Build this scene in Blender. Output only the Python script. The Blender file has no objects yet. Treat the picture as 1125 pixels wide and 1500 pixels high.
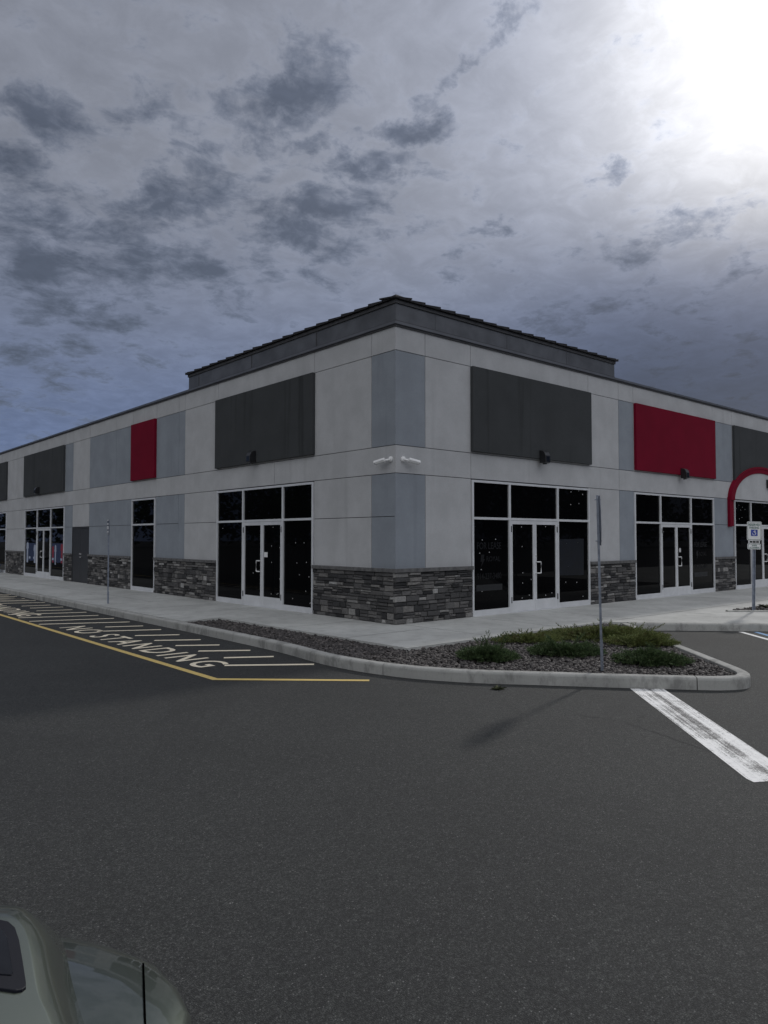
import bpy, bmesh, math, random
from mathutils import Vector, Matrix, noise as mnoise
R_ = math.radians
rnd = random.Random(7)
sc = bpy.context.scene
COL = sc.collection

# ------------------------------------------------------------------ camera
F, PX0, PY0, H = 1077.0, 562.5, 750.0, 1.75
PHI = R_(49.0); PIT = math.atan2(38, F)
fh = Vector((math.cos(PHI), math.sin(PHI), 0)); rt = Vector((math.sin(PHI), -math.cos(PHI), 0))
fw = fh*math.cos(PIT) + Vector((0, 0, math.sin(PIT))); up = -fh*math.sin(PIT) + Vector((0, 0, math.cos(PIT)))
CAM = Vector((-9.987, -11.124, H))
def ray(x, y): return F*fw + (x-PX0)*rt - (y-PY0)*up
def G(x, y, z=0.0):                       # point of the level z seen at a photo pixel
    d = ray(x, y); return CAM + d*((z-H)/d.z)
def SR(x, y=760):                         # distance along the right-hand wall (plane y=0)
    d = ray(x, y); return (CAM + d*(-CAM.y/d.y)).x
def SL(x, y=760):                         # distance along the left-hand wall (plane x=0)
    d = ray(x, y); return (CAM + d*(-CAM.x/d.x)).y
cd = bpy.data.cameras.new('camera'); cam = bpy.data.objects.new('camera', cd); COL.objects.link(cam)
cam.location = CAM
cam.rotation_euler = Matrix((rt, up, -fw)).transposed().to_euler()
cd.sensor_fit = 'VERTICAL'; cd.sensor_height = 36.0; cd.lens = 36.0*F/1500.0
cd.clip_start = 0.05; cd.clip_end = 3000
sc.camera = cam
SUN_AZ, SUN_EL = 14.3, 33.0
sund = Vector((math.cos(R_(SUN_AZ))*math.cos(R_(SUN_EL)), math.sin(R_(SUN_AZ))*math.cos(R_(SUN_EL)), math.sin(R_(SUN_EL))))

# ------------------------------------------------------------------ mesh helpers
class MB:
    def __init__(s): s.v = []; s.f = []; s.m = []
    def add(s, vs, fs, mi=0):
        o = len(s.v); s.v += [tuple(p) for p in vs]
        s.f += [tuple(i+o for i in f) for f in fs]; s.m += [mi]*len(fs); return s
    def box(s, a, b, mi=0, X=None):
        x0, y0, z0 = a; x1, y1, z1 = b
        vs = [(x0,y0,z0),(x1,y0,z0),(x1,y1,z0),(x0,y1,z0),(x0,y0,z1),(x1,y0,z1),(x1,y1,z1),(x0,y1,z1)]
        if X: vs = [X(*p) for p in vs]
        return s.add(vs, [(0,3,2,1),(4,5,6,7),(0,1,5,4),(1,2,6,5),(2,3,7,6),(3,0,4,7)], mi)
    def prism(s, pts, d0, d1, mi=0, X=None):      # closed outline pts (a,b) extruded along the third axis: X(a, d, b)
        n = len(pts)
        vs = [(a, d0, b) for a, b in pts] + [(a, d1, b) for a, b in pts]
        if X: vs = [X(*p) for p in vs]
        return s.add(vs, [tuple(range(n)), tuple(range(2*n-1, n-1, -1))] + [(i, (i+1) % n, n+(i+1) % n, n+i) for i in range(n)], mi)
    def tube(s, path, r, n=10, mi=0, caps=True):
        rings = []
        P = [Vector(p) for p in path]
        for i, p in enumerate(P):
            t = (P[min(i+1, len(P)-1)] - P[max(i-1, 0)]).normalized()
            a = t.cross(Vector((0, 0, 1)))
            if a.length < 1e-3: a = t.cross(Vector((0, 1, 0)))
            a.normalize(); b = t.cross(a).normalized()
            rr = r[i] if isinstance(r, (list, tuple)) else r
            rings.append([p + (a*math.cos(2*math.pi*k/n) + b*math.sin(2*math.pi*k/n))*rr for k in range(n)])
        o = [q for g in rings for q in g]
        fs = [(i*n+k, i*n+(k+1) % n, (i+1)*n+(k+1) % n, (i+1)*n+k) for i in range(len(P)-1) for k in range(n)]
        if caps: fs += [tuple(range(n)), tuple(range((len(P)-1)*n, len(P)*n))]
        return s.add(o, fs, mi)
    def build(s, name, mats, parent=None, smooth=False, recalc=True, bevel=0.0):
        me = bpy.data.meshes.new(name); me.from_pydata(s.v, [], s.f)
        if not isinstance(mats, (list, tuple)): mats = [mats]
        for m in mats: me.materials.append(m)
        me.polygons.foreach_set('material_index', s.m)
        if recalc:
            bm = bmesh.new(); bm.from_mesh(me); bmesh.ops.recalc_face_normals(bm, faces=bm.faces); bm.to_mesh(me); bm.free()
        if smooth: me.polygons.foreach_set('use_smooth', [True]*len(me.polygons))
        o = bpy.data.objects.new(name, me); COL.objects.link(o)
        if parent: o.parent = parent
        if bevel:
            b = o.modifiers.new('bevel', 'BEVEL'); b.width = bevel; b.segments = 2; b.limit_method = 'ANGLE'; b.angle_limit = R_(40)
        me.update(); return o
def tag(o, label=None, cat=None, group=None, kind=None):
    for k, v in (('label', label), ('category', cat), ('group', group), ('kind', kind)):
        if v: o[k] = v
    return o
def empty(name, loc=(0, 0, 0), rz=0.0):
    o = bpy.data.objects.new(name, None); COL.objects.link(o); o.location = loc; o.rotation_euler = (0, 0, rz)
    o.empty_display_size = 0.2; return o
def XR(s, d, z): return (s, -d, z)        # right wall: s along +X, d outwards
def XL(s, d, z): return (-d, s, z)        # left wall: s along +Y, d outwards
def text_mesh(body, size, width=1.0, extrude=0.0, align='LEFT', space=1.0, bold=0.0):
    cu = bpy.data.curves.new('lettering', 'FONT'); cu.body = body; cu.size = size; cu.extrude = extrude
    cu.align_x = align; cu.space_character = space; cu.offset = bold; cu.resolution_u = 4
    ob = bpy.data.objects.new('lettering', cu); COL.objects.link(ob)
    dg = bpy.context.evaluated_depsgraph_get(); me = bpy.data.meshes.new_from_object(ob.evaluated_get(dg))
    vs = [(v.co.x*width, v.co.y, v.co.z) for v in me.vertices]; fs = [tuple(p.vertices) for p in me.polygons]
    bpy.data.objects.remove(ob); bpy.data.curves.remove(cu); bpy.data.meshes.remove(me)
    return vs, fs

# ------------------------------------------------------------------ materials
def new_mat(name):
    m = bpy.data.materials.new(name); m.use_nodes = True
    nt = m.node_tree; b = nt.nodes['Principled BSDF']; return m, nt, b
def nd(nt, t, **kw):
    n = nt.nodes.new(t)
    for k, v in kw.items():
        if k in n.inputs.keys() if hasattr(n.inputs, 'keys') else False: n.inputs[k].default_value = v
        else: setattr(n, k, v)
    return n
def math_(nt, op, a, b=None, c=None, clamp=False):
    n = nt.nodes.new('ShaderNodeMath'); n.operation = op; n.use_clamp = clamp
    for i, x in enumerate((a, b, c)):
        if x is None: continue
        if isinstance(x, (int, float)): n.inputs[i].default_value = x
        else: nt.links.new(x, n.inputs[i])
    return n.outputs[0]
def smooth_(nt, x, lo, hi, a=0.0, b=1.0):
    n = nt.nodes.new('ShaderNodeMapRange'); n.interpolation_type = 'SMOOTHSTEP'
    for i, val in enumerate((lo, hi, a, b)): n.inputs[i+1].default_value = val
    nt.links.new(x, n.inputs[0]); return n.outputs[0]
def mixc(nt, f, a, b, mode='MIX'):
    n = nt.nodes.new('ShaderNodeMix'); n.data_type = 'RGBA'; n.blend_type = mode
    for s, x in ((n.inputs[0], f), (n.inputs[6], a), (n.inputs[7], b)):
        if isinstance(x, (int, float)): s.default_value = x
        elif isinstance(x, (tuple, list)): s.default_value = (*x[:3], 1)
        else: nt.links.new(x, s)
    return n.outputs[2]
def coords(nt, scale=(1, 1, 1), rot=(0, 0, 0), loc=(0, 0, 0)):
    g = nt.nodes.new('ShaderNodeNewGeometry'); mp = nt.nodes.new('ShaderNodeMapping'); m2 = nt.nodes.new('ShaderNodeMapping')
    nt.links.new(g.outputs['Position'], mp.inputs[0]); nt.links.new(mp.outputs[0], m2.inputs[0])
    mp.inputs['Rotation'].default_value = rot; m2.inputs['Scale'].default_value = scale; m2.inputs['Location'].default_value = loc
    return m2.outputs[0]
def noise_(nt, vec, scale, detail=4, rough=0.55, dist=0.0, out=0):
    n = nt.nodes.new('ShaderNodeTexNoise'); n.inputs['Scale'].default_value = scale; n.inputs['Detail'].default_value = detail
    n.inputs['Roughness'].default_value = rough; n.inputs['Distortion'].default_value = dist
    nt.links.new(vec, n.inputs['Vector']); return n.outputs[out]
def bump_(nt, b, h, strength=0.3, dist=0.01):
    n = nt.nodes.new('ShaderNodeBump'); n.inputs['Strength'].default_value = strength; n.inputs['Distance'].default_value = dist
    nt.links.new(h, n.inputs['Height']); nt.links.new(n.outputs[0], b.inputs['Normal'])
def simple(name, col, rough=0.6, metal=0.0, var=0.12, scale=6, spec=0.5, bump=0.0, bscale=200):
    m, nt, b = new_mat(name); v = coords(nt)
    n = noise_(nt, v, scale, 5)
    nt.links.new(mixc(nt, smooth_(nt, n, .3, .7), [c*(1-var) for c in col], [min(1, c*(1+var)) for c in col]), b.inputs['Base Color'])
    b.inputs['Roughness'].default_value = rough; b.inputs['Metallic'].default_value = metal; b.inputs['Specular IOR Level'].default_value = spec
    if bump: bump_(nt, b, noise_(nt, v, bscale, 2), bump, 0.004)
    return m
def stucco(name, col, streak=0.0, bump=.25):
    m, nt, b = new_mat(name); v = coords(nt)
    n = noise_(nt, v, 1.3, 6, .6); f = noise_(nt, v, 90, 3, .7)
    c = mixc(nt, smooth_(nt, n, .3, .72), [x*.9 for x in col], [x*1.07 for x in col])
    c = mixc(nt, smooth_(nt, f, .35, .7, 0, .35), c, [x*.6 for x in col])
    # rain streaks: dirt washed down the face
    sv = coords(nt, (2.2, 2.2, .10)); s = noise_(nt, sv, 1.4, 4, .6)
    c = mixc(nt, smooth_(nt, s, .56, .78, 0, .18+streak), c, [x*.45 for x in col])
    nt.links.new(c, b.inputs['Base Color']); b.inputs['Roughness'].default_value = .9; b.inputs['Specular IOR Level'].default_value = .2
    bump_(nt, b, noise_(nt, v, 130, 3, .7), bump, .006); return m

M = {}
M['stucco'] = stucco('light_stucco', (.52, .525, .535))
M['blue'] = stucco('blue_grey_stucco', (.30, .328, .366))
M['dark'] = stucco('charcoal_stucco', (.062, .066, .069), .55)
M['red'] = stucco('red_stucco', (.185, .002, .020), .0)
M['backing'] = simple('joint_backing', (.10, .10, .105), .9)
M['frame'] = simple('aluminium_frame', (.74, .75, .77), .42, .25, .05, 3)
M['kick'] = simple('aluminium_leaf', (.76, .77, .79), .38, .25, .06, 3)
M['black'] = simple('black_metal', (.018, .018, .02), .35)
M['steeldoor'] = simple('charcoal_steel', (.035, .036, .04), .55)
M['coping'] = simple('metal_coping', (.13, .135, .15), .45, .3, .1, 2)
M['fascia'] = simple('weathered_metal', (.115, .12, .132), .5, .3, .22, 1.6)
M['shingle'] = simple('dark_shingle', (.03, .03, .033), .9, 0, .3, 12, .3, .4, 90)
M['trim'] = simple('dark_trim', (.065, .065, .07), .7, 0, .2, 5)
M['galv'] = simple('galvanised_steel', (.27, .30, .36), .45, .6, .18, 14)
M['signback'] = simple('sign_back', (.15, .17, .21), .55, .5, .15, 6)
M['white'] = simple('white_paint', (.78, .78, .78), .45, 0, .04, 8)
M['camwhite'] = simple('white_plastic', (.8, .8, .8), .35, 0, .03, 8)
M['signred'] = simple('sign_red', (.45, .02, .03), .4)
M['signblue'] = simple('sign_blue', (.02, .05, .32), .4)
M['signgreen'] = simple('sign_green', (.03, .11, .09), .5)
M['chrome'] = simple('satin_steel', (.82, .82, .82), .25, .35, .03)
M['rubber'] = simple('black_rubber', (.02, .02, .021), .8)
M['soil'] = simple('dark_soil', (.03, .026, .024), .95, 0, .3, 9)
M['bluebin'] = simple('blue_plastic', (.01, .03, .13), .4)
M['garw'] = simple('white_cloth', (.36, .40, .50), .8); M['garr'] = simple('red_cloth', (.26, .02, .04), .8); M['garb'] = simple('navy_cloth', (.02, .035, .09), .8)

def glass_mat():
    m, nt, b = new_mat('dark_glass'); v = coords(nt)
    n = noise_(nt, v, .8, 2)
    nt.links.new(mixc(nt, n, (.0015, .0016, .002), (.004, .0042, .005)), b.inputs['Base Color'])
    b.inputs['Roughness'].default_value = .015; b.inputs['Specular IOR Level'].default_value = .055
    bump_(nt, b, noise_(nt, v, .9, 1), .06, .02); return m
M['glass'] = glass_mat()
M['decal'] = simple('faded_sticker', (.003, .0032, .005), .5, 0, .3, 14, .3)
M['decalstrip'] = simple('pale_sticker', (.015, .016, .018), .5, 0, .2, 12)
M['decalblue'] = simple('blue_sticker', (.003, .005, .010), .35, 0, .4, 5)
M['residue'] = simple('glue_residue', (.5, .5, .5), .7)

def stone_mat():
    m, nt, b = new_mat('ledge_stone'); v = coords(nt)
    g = nt.nodes.new('ShaderNodeNewGeometry'); cr = nt.nodes.new('ShaderNodeValToRGB')
    e = cr.color_ramp.elements; e[0].position = 0; e[0].color = (.034, .034, .036, 1); e[1].position = 1; e[1].color = (.46, .455, .445, 1)
    for p, c in ((.3, (.085, .083, .084, 1)), (.6, (.155, .15, .148, 1)), (.85, (.23, .22, .21, 1))):
        x = e.new(p); x.color = c
    nt.links.new(g.outputs['Random Per Island'], cr.inputs[0])
    n = noise_(nt, v, 22, 6, .65)
    c = mixc(nt, smooth_(nt, n, .3, .7, .0, 1), mixc(nt, .35, cr.outputs[0], (.02, .02, .02)), cr.outputs[0])
    nt.links.new(c, b.inputs['Base Color']); b.inputs['Roughness'].default_value = .85; b.inputs['Specular IOR Level'].default_value = .3
    bump_(nt, b, noise_(nt, v, 35, 6, .7), .6, .012); return m
M['stone'] = stone_mat()
M['cap'] = simple('cast_stone_cap', (.13, .128, .128), .85, 0, .25, 9, .3, .3, 70)

def rock_mat():
    m, nt, b = new_mat('river_rock'); v = coords(nt)
    g = nt.nodes.new('ShaderNodeNewGeometry'); cr = nt.nodes.new('ShaderNodeValToRGB')
    e = cr.color_ramp.elements; e[0].color = (.026, .022, .021, 1); e[1].color = (.17, .15, .142, 1)
    for p, c in ((.35, (.054, .048, .047, 1)), (.8, (.098, .086, .083, 1))):
        x = e.new(p); x.color = c
    nt.links.new(g.outputs['Random Per Island'], cr.inputs[0])
    n = noise_(nt, v, 60, 4)
    nt.links.new(mixc(nt, smooth_(nt, n, .35, .7, 0, .5), cr.outputs[0], (.05, .047, .047)), b.inputs['Base Color'])
    b.inputs['Roughness'].default_value = .7; return m
M['rock'] = rock_mat()

def asphalt_mat():
    m, nt, b = new_mat('asphalt'); v = coords(nt)
    big = noise_(nt, v, .28, 4, .55, .4); mid = noise_(nt, v, 2.2, 5, .6)
    c = mixc(nt, smooth_(nt, big, .32, .68), (.049, .0535, .0495), (.087, .094, .0865))
    c = mixc(nt, smooth_(nt, mid, .35, .75, 0, .4), c, (.058, .059, .061))
    # worn dark tyre bands
    tv = coords(nt, (.55, .12, 1), (0, 0, R_(-38))); t = noise_(nt, tv, 1.0, 3, .5)
    c = mixc(nt, smooth_(nt, t, .52, .72, 0, .8), c, (.033, .0365, .034))
    wn_ = noise_(nt, coords(nt, (.5, .5, 1), loc=(7, 3, 0)), 1.0, 6, .65, .6)
    c = mixc(nt, smooth_(nt, wn_, .50, .64, 0, .75), c, (.096, .103, .096))
    vo = nt.nodes.new('ShaderNodeTexVoronoi'); vo.inputs['Scale'].default_value = 130; nt.links.new(v, vo.inputs['Vector'])
    rgb = nt.nodes.new('ShaderNodeSeparateColor'); nt.links.new(vo.outputs['Color'], rgb.inputs[0])
    c = mixc(nt, smooth_(nt, rgb.outputs[0], .0, 1.0, 0, .95), mixc(nt, .6, c, (.018, .018, .019)), mixc(nt, .25, c, (.2, .2, .2)))
    c = mixc(nt, smooth_(nt, rgb.outputs[1], .975, .99), c, (.24, .24, .235))
    g2 = noise_(nt, v, 62, 3, .8); g3 = noise_(nt, v, 24, 5, .85)
    c = mixc(nt, smooth_(nt, g2, .38, .60, .85, 0), c, (.016, .0172, .016))
    c = mixc(nt, smooth_(nt, g3, .52, .70, 0, .55), c, (.165, .176, .163))
    g4 = noise_(nt, v, 13, 5, .85); c = mixc(nt, smooth_(nt, g4, .36, .52, .5, 0), c, (.03, .031, .032))
    # pits between the aggregate
    c = mixc(nt, smooth_(nt, vo.outputs['Distance'], .3, .7, 0, .8), c, (.025, .025, .026))
    nt.links.new(c, b.inputs['Base Color'])
    b.inputs['Roughness'].default_value = .82; b.inputs['Specular IOR Level'].default_value = .35
    h = math_(nt, 'ADD', math_(nt, 'MULTIPLY', vo.outputs['Distance'], -1.0), math_(nt, 'MULTIPLY', noise_(nt, v, 240, 2), .5))
    bump_(nt, b, h, .55, .006); return m
M['asphalt'] = asphalt_mat()

def concrete_mat(name, col, joints=False, stain=.25):
    m, nt, b = new_mat(name); v = coords(nt)
    n = noise_(nt, v, .7, 6, .6, .3); f = noise_(nt, v, 45, 4, .7)
    c = mixc(nt, smooth_(nt, n, .3, .7), [x*.84 for x in col], [x*1.1 for x in col])
    c = mixc(nt, smooth_(nt, f, .4, .75, 0, .3), c, [x*.62 for x in col])
    st = noise_(nt, coords(nt, (1, 1, .5)), 3.6, 7, .72)
    c = mixc(nt, smooth_(nt, st, .46, .64, 0, stain), c, [x*.38 for x in col])
    # broom finish
    br = noise_(nt, coords(nt, (4, 140, 4)), 1.0, 2); c = mixc(nt, smooth_(nt, br, .3, .7, 0, .12), c, [x*.6 for x in col])
    nt.links.new(c, b.inputs['Base Color']); b.inputs['Roughness'].default_value = .85; b.inputs['Specular IOR Level'].default_value = .3
    bump_(nt, b, noise_(nt, v, 160, 3, .7), .25, .004); return m
M['concrete'] = concrete_mat('sidewalk_concrete', (.55, .555, .535))
M['curb'] = concrete_mat('curb_concrete', (.43, .43, .41), False, .62)
M['joint'] = simple('dark_joint', (.05, .05, .05), .95)

def paint_mat(name, col, wear=.5, streaks=False, ang=0.0, mid=None):
    m, nt, b = new_mat(name); v = coords(nt)
    n = noise_(nt, v, 70, 3, .7); k = noise_(nt, v, 3.2, 5, .6)
    w = math_(nt, 'ADD', math_(nt, 'MULTIPLY', n, .55), math_(nt, 'MULTIPLY', k, .5))
    if streaks:
        s = noise_(nt, coords(nt, (.22, 22, 1), (0, 0, ang)), 1.0, 4, .75)
        w = math_(nt, 'ADD', math_(nt, 'MULTIPLY', w, .62), math_(nt, 'MULTIPLY', s, .5))
        if mid:
            sp = nt.nodes.new('ShaderNodeSeparateXYZ'); nt.links.new(coords(nt, (1, 1, 1), (0, 0, ang)), sp.inputs[0])
            d = math_(nt, 'ABSOLUTE', math_(nt, 'DIVIDE', math_(nt, 'SUBTRACT', sp.outputs[1], mid[0]), mid[1]))
            w = math_(nt, 'ADD', w, smooth_(nt, d, .3, .85, .045, -.01))
    c = mixc(nt, smooth_(nt, w, wear, wear+.12), col, (.07, .07, .072))
    c = mixc(nt, smooth_(nt, noise_(nt, v, 14, 4), .4, .75, 0, .35), c, [x*.6 for x in col])
    nt.links.new(c, b.inputs['Base Color']); b.inputs['Roughness'].default_value = .7
    bump_(nt, b, noise_(nt, v, 150, 2), .3, .004); return m
M['yellow'] = paint_mat('yellow_road_paint', (.74, .55, .19), .68)
M['cream'] = paint_mat('cream_road_paint', (.95, .85, .66), .76)
M['whiteroad'] = paint_mat('worn_white_road_paint', (.82, .82, .82), .545, True, 0)
M['stallwhite'] = paint_mat('white_road_paint', (.8, .8, .8), .66)
M['stallblue'] = paint_mat('blue_road_paint', (.10, .28, .55), .64)
def leaf_mat(name, a, b2, c2):
    m, nt, b = new_mat(name); v = coords(nt)
    g = nt.nodes.new('ShaderNodeNewGeometry')
    c = mixc(nt, smooth_(nt, g.outputs['Random Per Island'], .0, 1.0), a, b2)
    c = mixc(nt, smooth_(nt, noise_(nt, v, 7, 3), .5, .72, 0, .8), c, c2)
    nt.links.new(c, b.inputs['Base Color']); b.inputs['Roughness'].default_value = .7; b.inputs['Specular IOR Level'].default_value = .2
    return m
M['juni'] = leaf_mat('juniper_green', (.028, .05, .024), (.10, .15, .06), (.08, .10, .05))
M['juni2'] = leaf_mat('juniper_olive', (.06, .082, .026), (.19, .22, .075), (.11, .085, .035))
M['tree'] = leaf_mat('tree_green', (.012, .022, .010), (.045, .07, .03), (.025, .035, .018))
M['bark'] = simple('bark', (.06, .045, .035), .9, 0, .3, 20)
M['dry'] = leaf_mat('dry_weed', (.03, .04, .02), (.09, .10, .05), (.07, .06, .03))
def car_paint(name, col):
    m, nt, b = new_mat(name); v = coords(nt)
    n = noise_(nt, v, 900, 1)
    nt.links.new(mixc(nt, n, [c*.85 for c in col], [c*1.15 for c in col]), b.inputs['Base Color'])
    b.inputs['Metallic'].default_value = .8; b.inputs['Roughness'].default_value = .36
    b.inputs['Coat Weight'].default_value = .9; b.inputs['Coat Roughness'].default_value = .03; return m
M['carpaint'] = car_paint('grey_green_car_paint', (.115, .135, .112))
M['carwhite'] = car_paint('white_car_paint', (.7, .7, .7))
M['seam'] = simple('black_gap', (.001, .001, .001), .9, 0, .1, 6, 0.0)
M['carglass'] = simple('tinted_glass', (.006, .007, .010), .04, 0, .3, 3, .25)
M['cartrim'] = simple('navy_black_trim', (.012, .013, .019), .5, 0, .1, 6, .15)

# ------------------------------------------------------------------ ground
Z_A = -0.15
asp = MB().add([(-400, -400, Z_A), (400, -400, Z_A), (400, 400, Z_A), (-400, 400, Z_A)], [(0, 1, 2, 3)]).build('asphalt', M['asphalt'], recalc=False)
tag(asp, kind='structure')
def poly_slab(pts, z0, z1, name, mat, parent=None):
    bm = bmesh.new()
    f = bm.faces.new([bm.verts.new((p[0], p[1], z1)) for p in pts])
    r = bmesh.ops.extrude_face_region(bm, geom=[f])
    for e in r['geom']:
        if isinstance(e, bmesh.types.BMVert): e.co.z = z0
    bmesh.ops.recalc_face_normals(bm, faces=bm.faces); bmesh.ops.triangulate(bm, faces=[q for q in bm.faces if len(q.verts) > 4])
    me = bpy.data.meshes.new(name); bm.to_mesh(me); bm.free(); me.materials.append(mat)
    o = bpy.data.objects.new(name, me); COL.objects.link(o); return o
CW = 0.155
# curb outer path (from far left, round the planter nose, back to the right-hand sidewalk)
def catmull(P, n=8):
    out = []
    for i in range(len(P)-1):
        p0, p1, p2, p3 = P[max(i-1, 0)], P[i], P[i+1], P[min(i+2, len(P)-1)]
        for k in range(n):
            t = k/n
            out.append(tuple(.5*((2*p1[j]) + (-p0[j]+p2[j])*t + (2*p0[j]-5*p1[j]+4*p2[j]-p3[j])*t*t + (-p0[j]+3*p1[j]-3*p2[j]+p3[j])*t**3) for j in (0, 1)))
    out.append(P[-1]); return out
path = [(-3.17, 70), (-3.17, 20), (-3.17, 9), (-3.17, 3.2)] + catmull([(-3.17, 2.2), (-3.22, -.55), (-3.38, -2.3), (-3.22, -3.55), (-2.80, -4.46), (-2.22, -5.19), (-1.60, -5.95), (-.95, -6.70), (-.72, -6.93), (-.42, -7.07), (-.12, -7.0), (.12, -6.81), (.25, -6.68)], 6) + [(2.11, -4.664), (3.80, -2.96)]
def offset(path, d):
    out = []
    for i, p in enumerate(path):
        a = Vector(path[max(i-1, 0)]); b = Vector(path[min(i+1, len(path)-1)]); t = (b-a).normalized()
        n = Vector((-t.y, t.x)); q = Vector(p) + n*d; out.append((q.x, q.y))
    return out
inner = offset(path, CW)
cb = MB()
def sweep(mb, pth, gaps=()):
    prof = [(0, -.4), (0, -.03), (.006, -.012), (.02, -.001), (.04, .004), (CW-.02, .004), (CW, -.004), (CW, -.4)]
    segs = [[]]; L0 = 0
    pts = [Vector(p) for p in pth]
    n = len(pts); nor = []
    for i in range(n):
        t = (pts[min(i+1, n-1)]-pts[max(i-1, 0)]).normalized(); nor.append(Vector((-t.y, t.x)))
    def ring(p, nn): return [(p.x+nn.x*a, p.y+nn.y*a, z) for a, z in prof]
    rings = []; cuts = set(gaps)
    def flush(rs):
        if len(rs) < 2: return
        k = len(prof); vs = [q for r in rs for q in r]
        mb.add(vs, [(i*k+j, i*k+j+1, (i+1)*k+j+1, (i+1)*k+j) for i in range(len(rs)-1) for j in range(k-1)] + [tuple(range(k)), tuple(range((len(rs)-1)*k, len(rs)*k))])
    for i in range(n):
        if i in cuts and 0 < i < n-1:
            t = (pts[i+1]-pts[i-1]).normalized()*.006
            rings.append(ring(pts[i]-t, nor[i])); flush(rings); rings = [ring(pts[i]+t, nor[i])]
        else: rings.append(ring(pts[i], nor[i]))
    flush(rings)
# add the joint positions as path points
def insert(path, p):
    best = min(range(len(path)-1), key=lambda i: (Vector(path[i])-Vector(p)).length + (Vector(path[i+1])-Vector(p)).length - (Vector(path[i+1])-Vector(path[i])).length)
    path.insert(best+1, p); return best+1
pp = list(path); idx = []
for y in (45, 39, 33, 27, 21, 14.5, 8.03, 3.19): insert(pp, (-3.17, y))
ids = [i for i, p in enumerate(pp) if abs(p[0]+3.17) < 1e-6 and any(abs(p[1]-y) < 1e-6 for y in (45, 39, 33, 27, 21, 14.5, 8.03, 3.19))]
def nearest(q): return min(range(len(pp)), key=lambda i: (Vector(pp[i])-Vector(q)).length)
ids += [nearest((-3.30, -3.35)), nearest((-.93, -6.70)), nearest((2.11, -4.664))]
sweep(cb, pp, ids)
sweep(cb, [(3.80, -2.96), (5.79, -4.95), (8.6, -7.76), (13.0, -12.16)][::1], ())
curb = cb.build('curb', M['curb']); tag(curb, kind='structure')
# dark filler below the curb joints and the expansion joint behind the curb
def in_pts(y_lo): return [p for p in inner]
g = .028
sw_left = [(.4, 70), (-3.17+CW+g, 70), (-3.17+CW+g, 3.35), (-2.9, 3.36), (-2.05, 3.52), (-1.985, -2.49), (3.60, -2.49), (3.93, -2.86), (13.0+.13, -11.93), (40, -12), (40, .4), (.4, .4)]
# the sidewalk with the second planter cut out as its own level
side = poly_slab(sw_left, -.4, 0.0, 'sidewalk', M['concrete']); tag(side, kind='structure')
# tooled joints in the slab
jm = MB()
def jline(a, b, w=.012, z=.0025):
    a = Vector(a); b = Vector(b); t = (b-a).normalized(); n = Vector((-t.y, t.x))*w/2
    jm.add([(*(a+n), z), (*(b+n), z), (*(b-n), z), (*(a-n), z)], [(0, 1, 2, 3)])
for y in (-.9, 1.05, 2.9, 5.0, 6.6, 8.4, 10.2, 12, 13.8, 15.6, 17.4, 19.2, 21, 22.8, 24.6, 26.4, 28.2, 30):
    jline((-.09, y), (-1.99 if y < 3.4 else -3.0, y))
for x in (0.1, 2.2, 4.55, 6.8, 9.1, 11.4, 13.9, 16): jline((x, -.09), (x, -2.48 if x < 3.6 else -3.1))
jline((3.6, -2.49), (16, -2.49)); jline((-1.5, 8.4), (-1.5, 30))
tag(jm.build('sidewalk_joints', M['joint'], recalc=False), kind='structure')

# ------------------------------------------------------------------ road markings
def strip(mb, a, b, w, z, mi=0):
    a = Vector(a[:2]); b = Vector(b[:2]); t = (b-a).normalized(); n = Vector((-t.y, t.x))*w/2
    mb.add([(*(a+n), z), (*(b+n), z), (*(b-n), z), (*(a-n), z)], [(0, 1, 2, 3)], mi)
ZM = Z_A + .004
ym = MB(); w = .105
ym.add([(-5.17-w/2, 60, ZM), (-5.17+w/2, 60, ZM), (-5.17+w/2, -2.09, ZM), (-5.17-w/2, -2.15, ZM)], [(0, 1, 2, 3)])
e = G(541, 997, Z_A).xy; s0 = Vector((-5.17, -2.12)); t = (e-s0).normalized(); n = Vector((-t.y, t.x))*w/2
ym.add([(-5.17-w/2, -2.15, ZM), (-5.17+w/2, -2.09, ZM), (*(e+n), ZM), (*(e-n), ZM)], [(0, 1, 2, 3)])
tag(ym.build('yellow_line', M['yellow'], recalc=False), kind='structure')
hm = MB()
HL = [(329,975,460,973.4),(327.8,963.8,401,962),(290.5,954,366.7,952.9),(257,946,321.6,945),(226,938.4,294,937.3),(197.8,931.3,262.9,930),(142.2,925,236,922.4),(153.8,918.7,209.6,917),(57,914.7,190,911.2),(42.7,910.4,167,906),(26.7,905.3,144,901.6),(12,900.5,126.7,897),(53.3,895,106,893.3),(44,891,92.5,889.3),(31.5,888,74,886.4),(-6,884.2,66,882.7),(-10,881.3,52.5,879.7),(-20,878.3,36.5,876.8),(-30,875,25,873.6),(-40,872.6,16,871)]
for x0, y0, x1, y1 in HL: strip(hm, G(x0, y0, Z_A), G(x1, y1, Z_A), .115, ZM)
for k in range(12):
    strip(hm, (-5.05, 14.0+k*.75), (-3.4, 13.0+k*.75+.0), .085, ZM)
tag(hm.build('hatching_lines', M['cream'], recalc=False), kind='structure')
tm = MB()
def road_text(body, y_start, length, x_base, height):
    vs, fs = text_mesh(body, 1.0, 1.0, 0, 'LEFT', 1.30, .010)
    x0 = min(v[0] for v in vs); x1 = max(v[0] for v in vs); y0 = min(v[1] for v in vs); y1 = max(v[1] for v in vs)
    tm.add([(x_base + (v[1]-y0)/(y1-y0)*height, y_start - (v[0]-x0)/(x1-x0)*length, ZM) for v in vs], fs)
road_text('NO', 5.16, 1.32, -4.94, .55)
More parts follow.
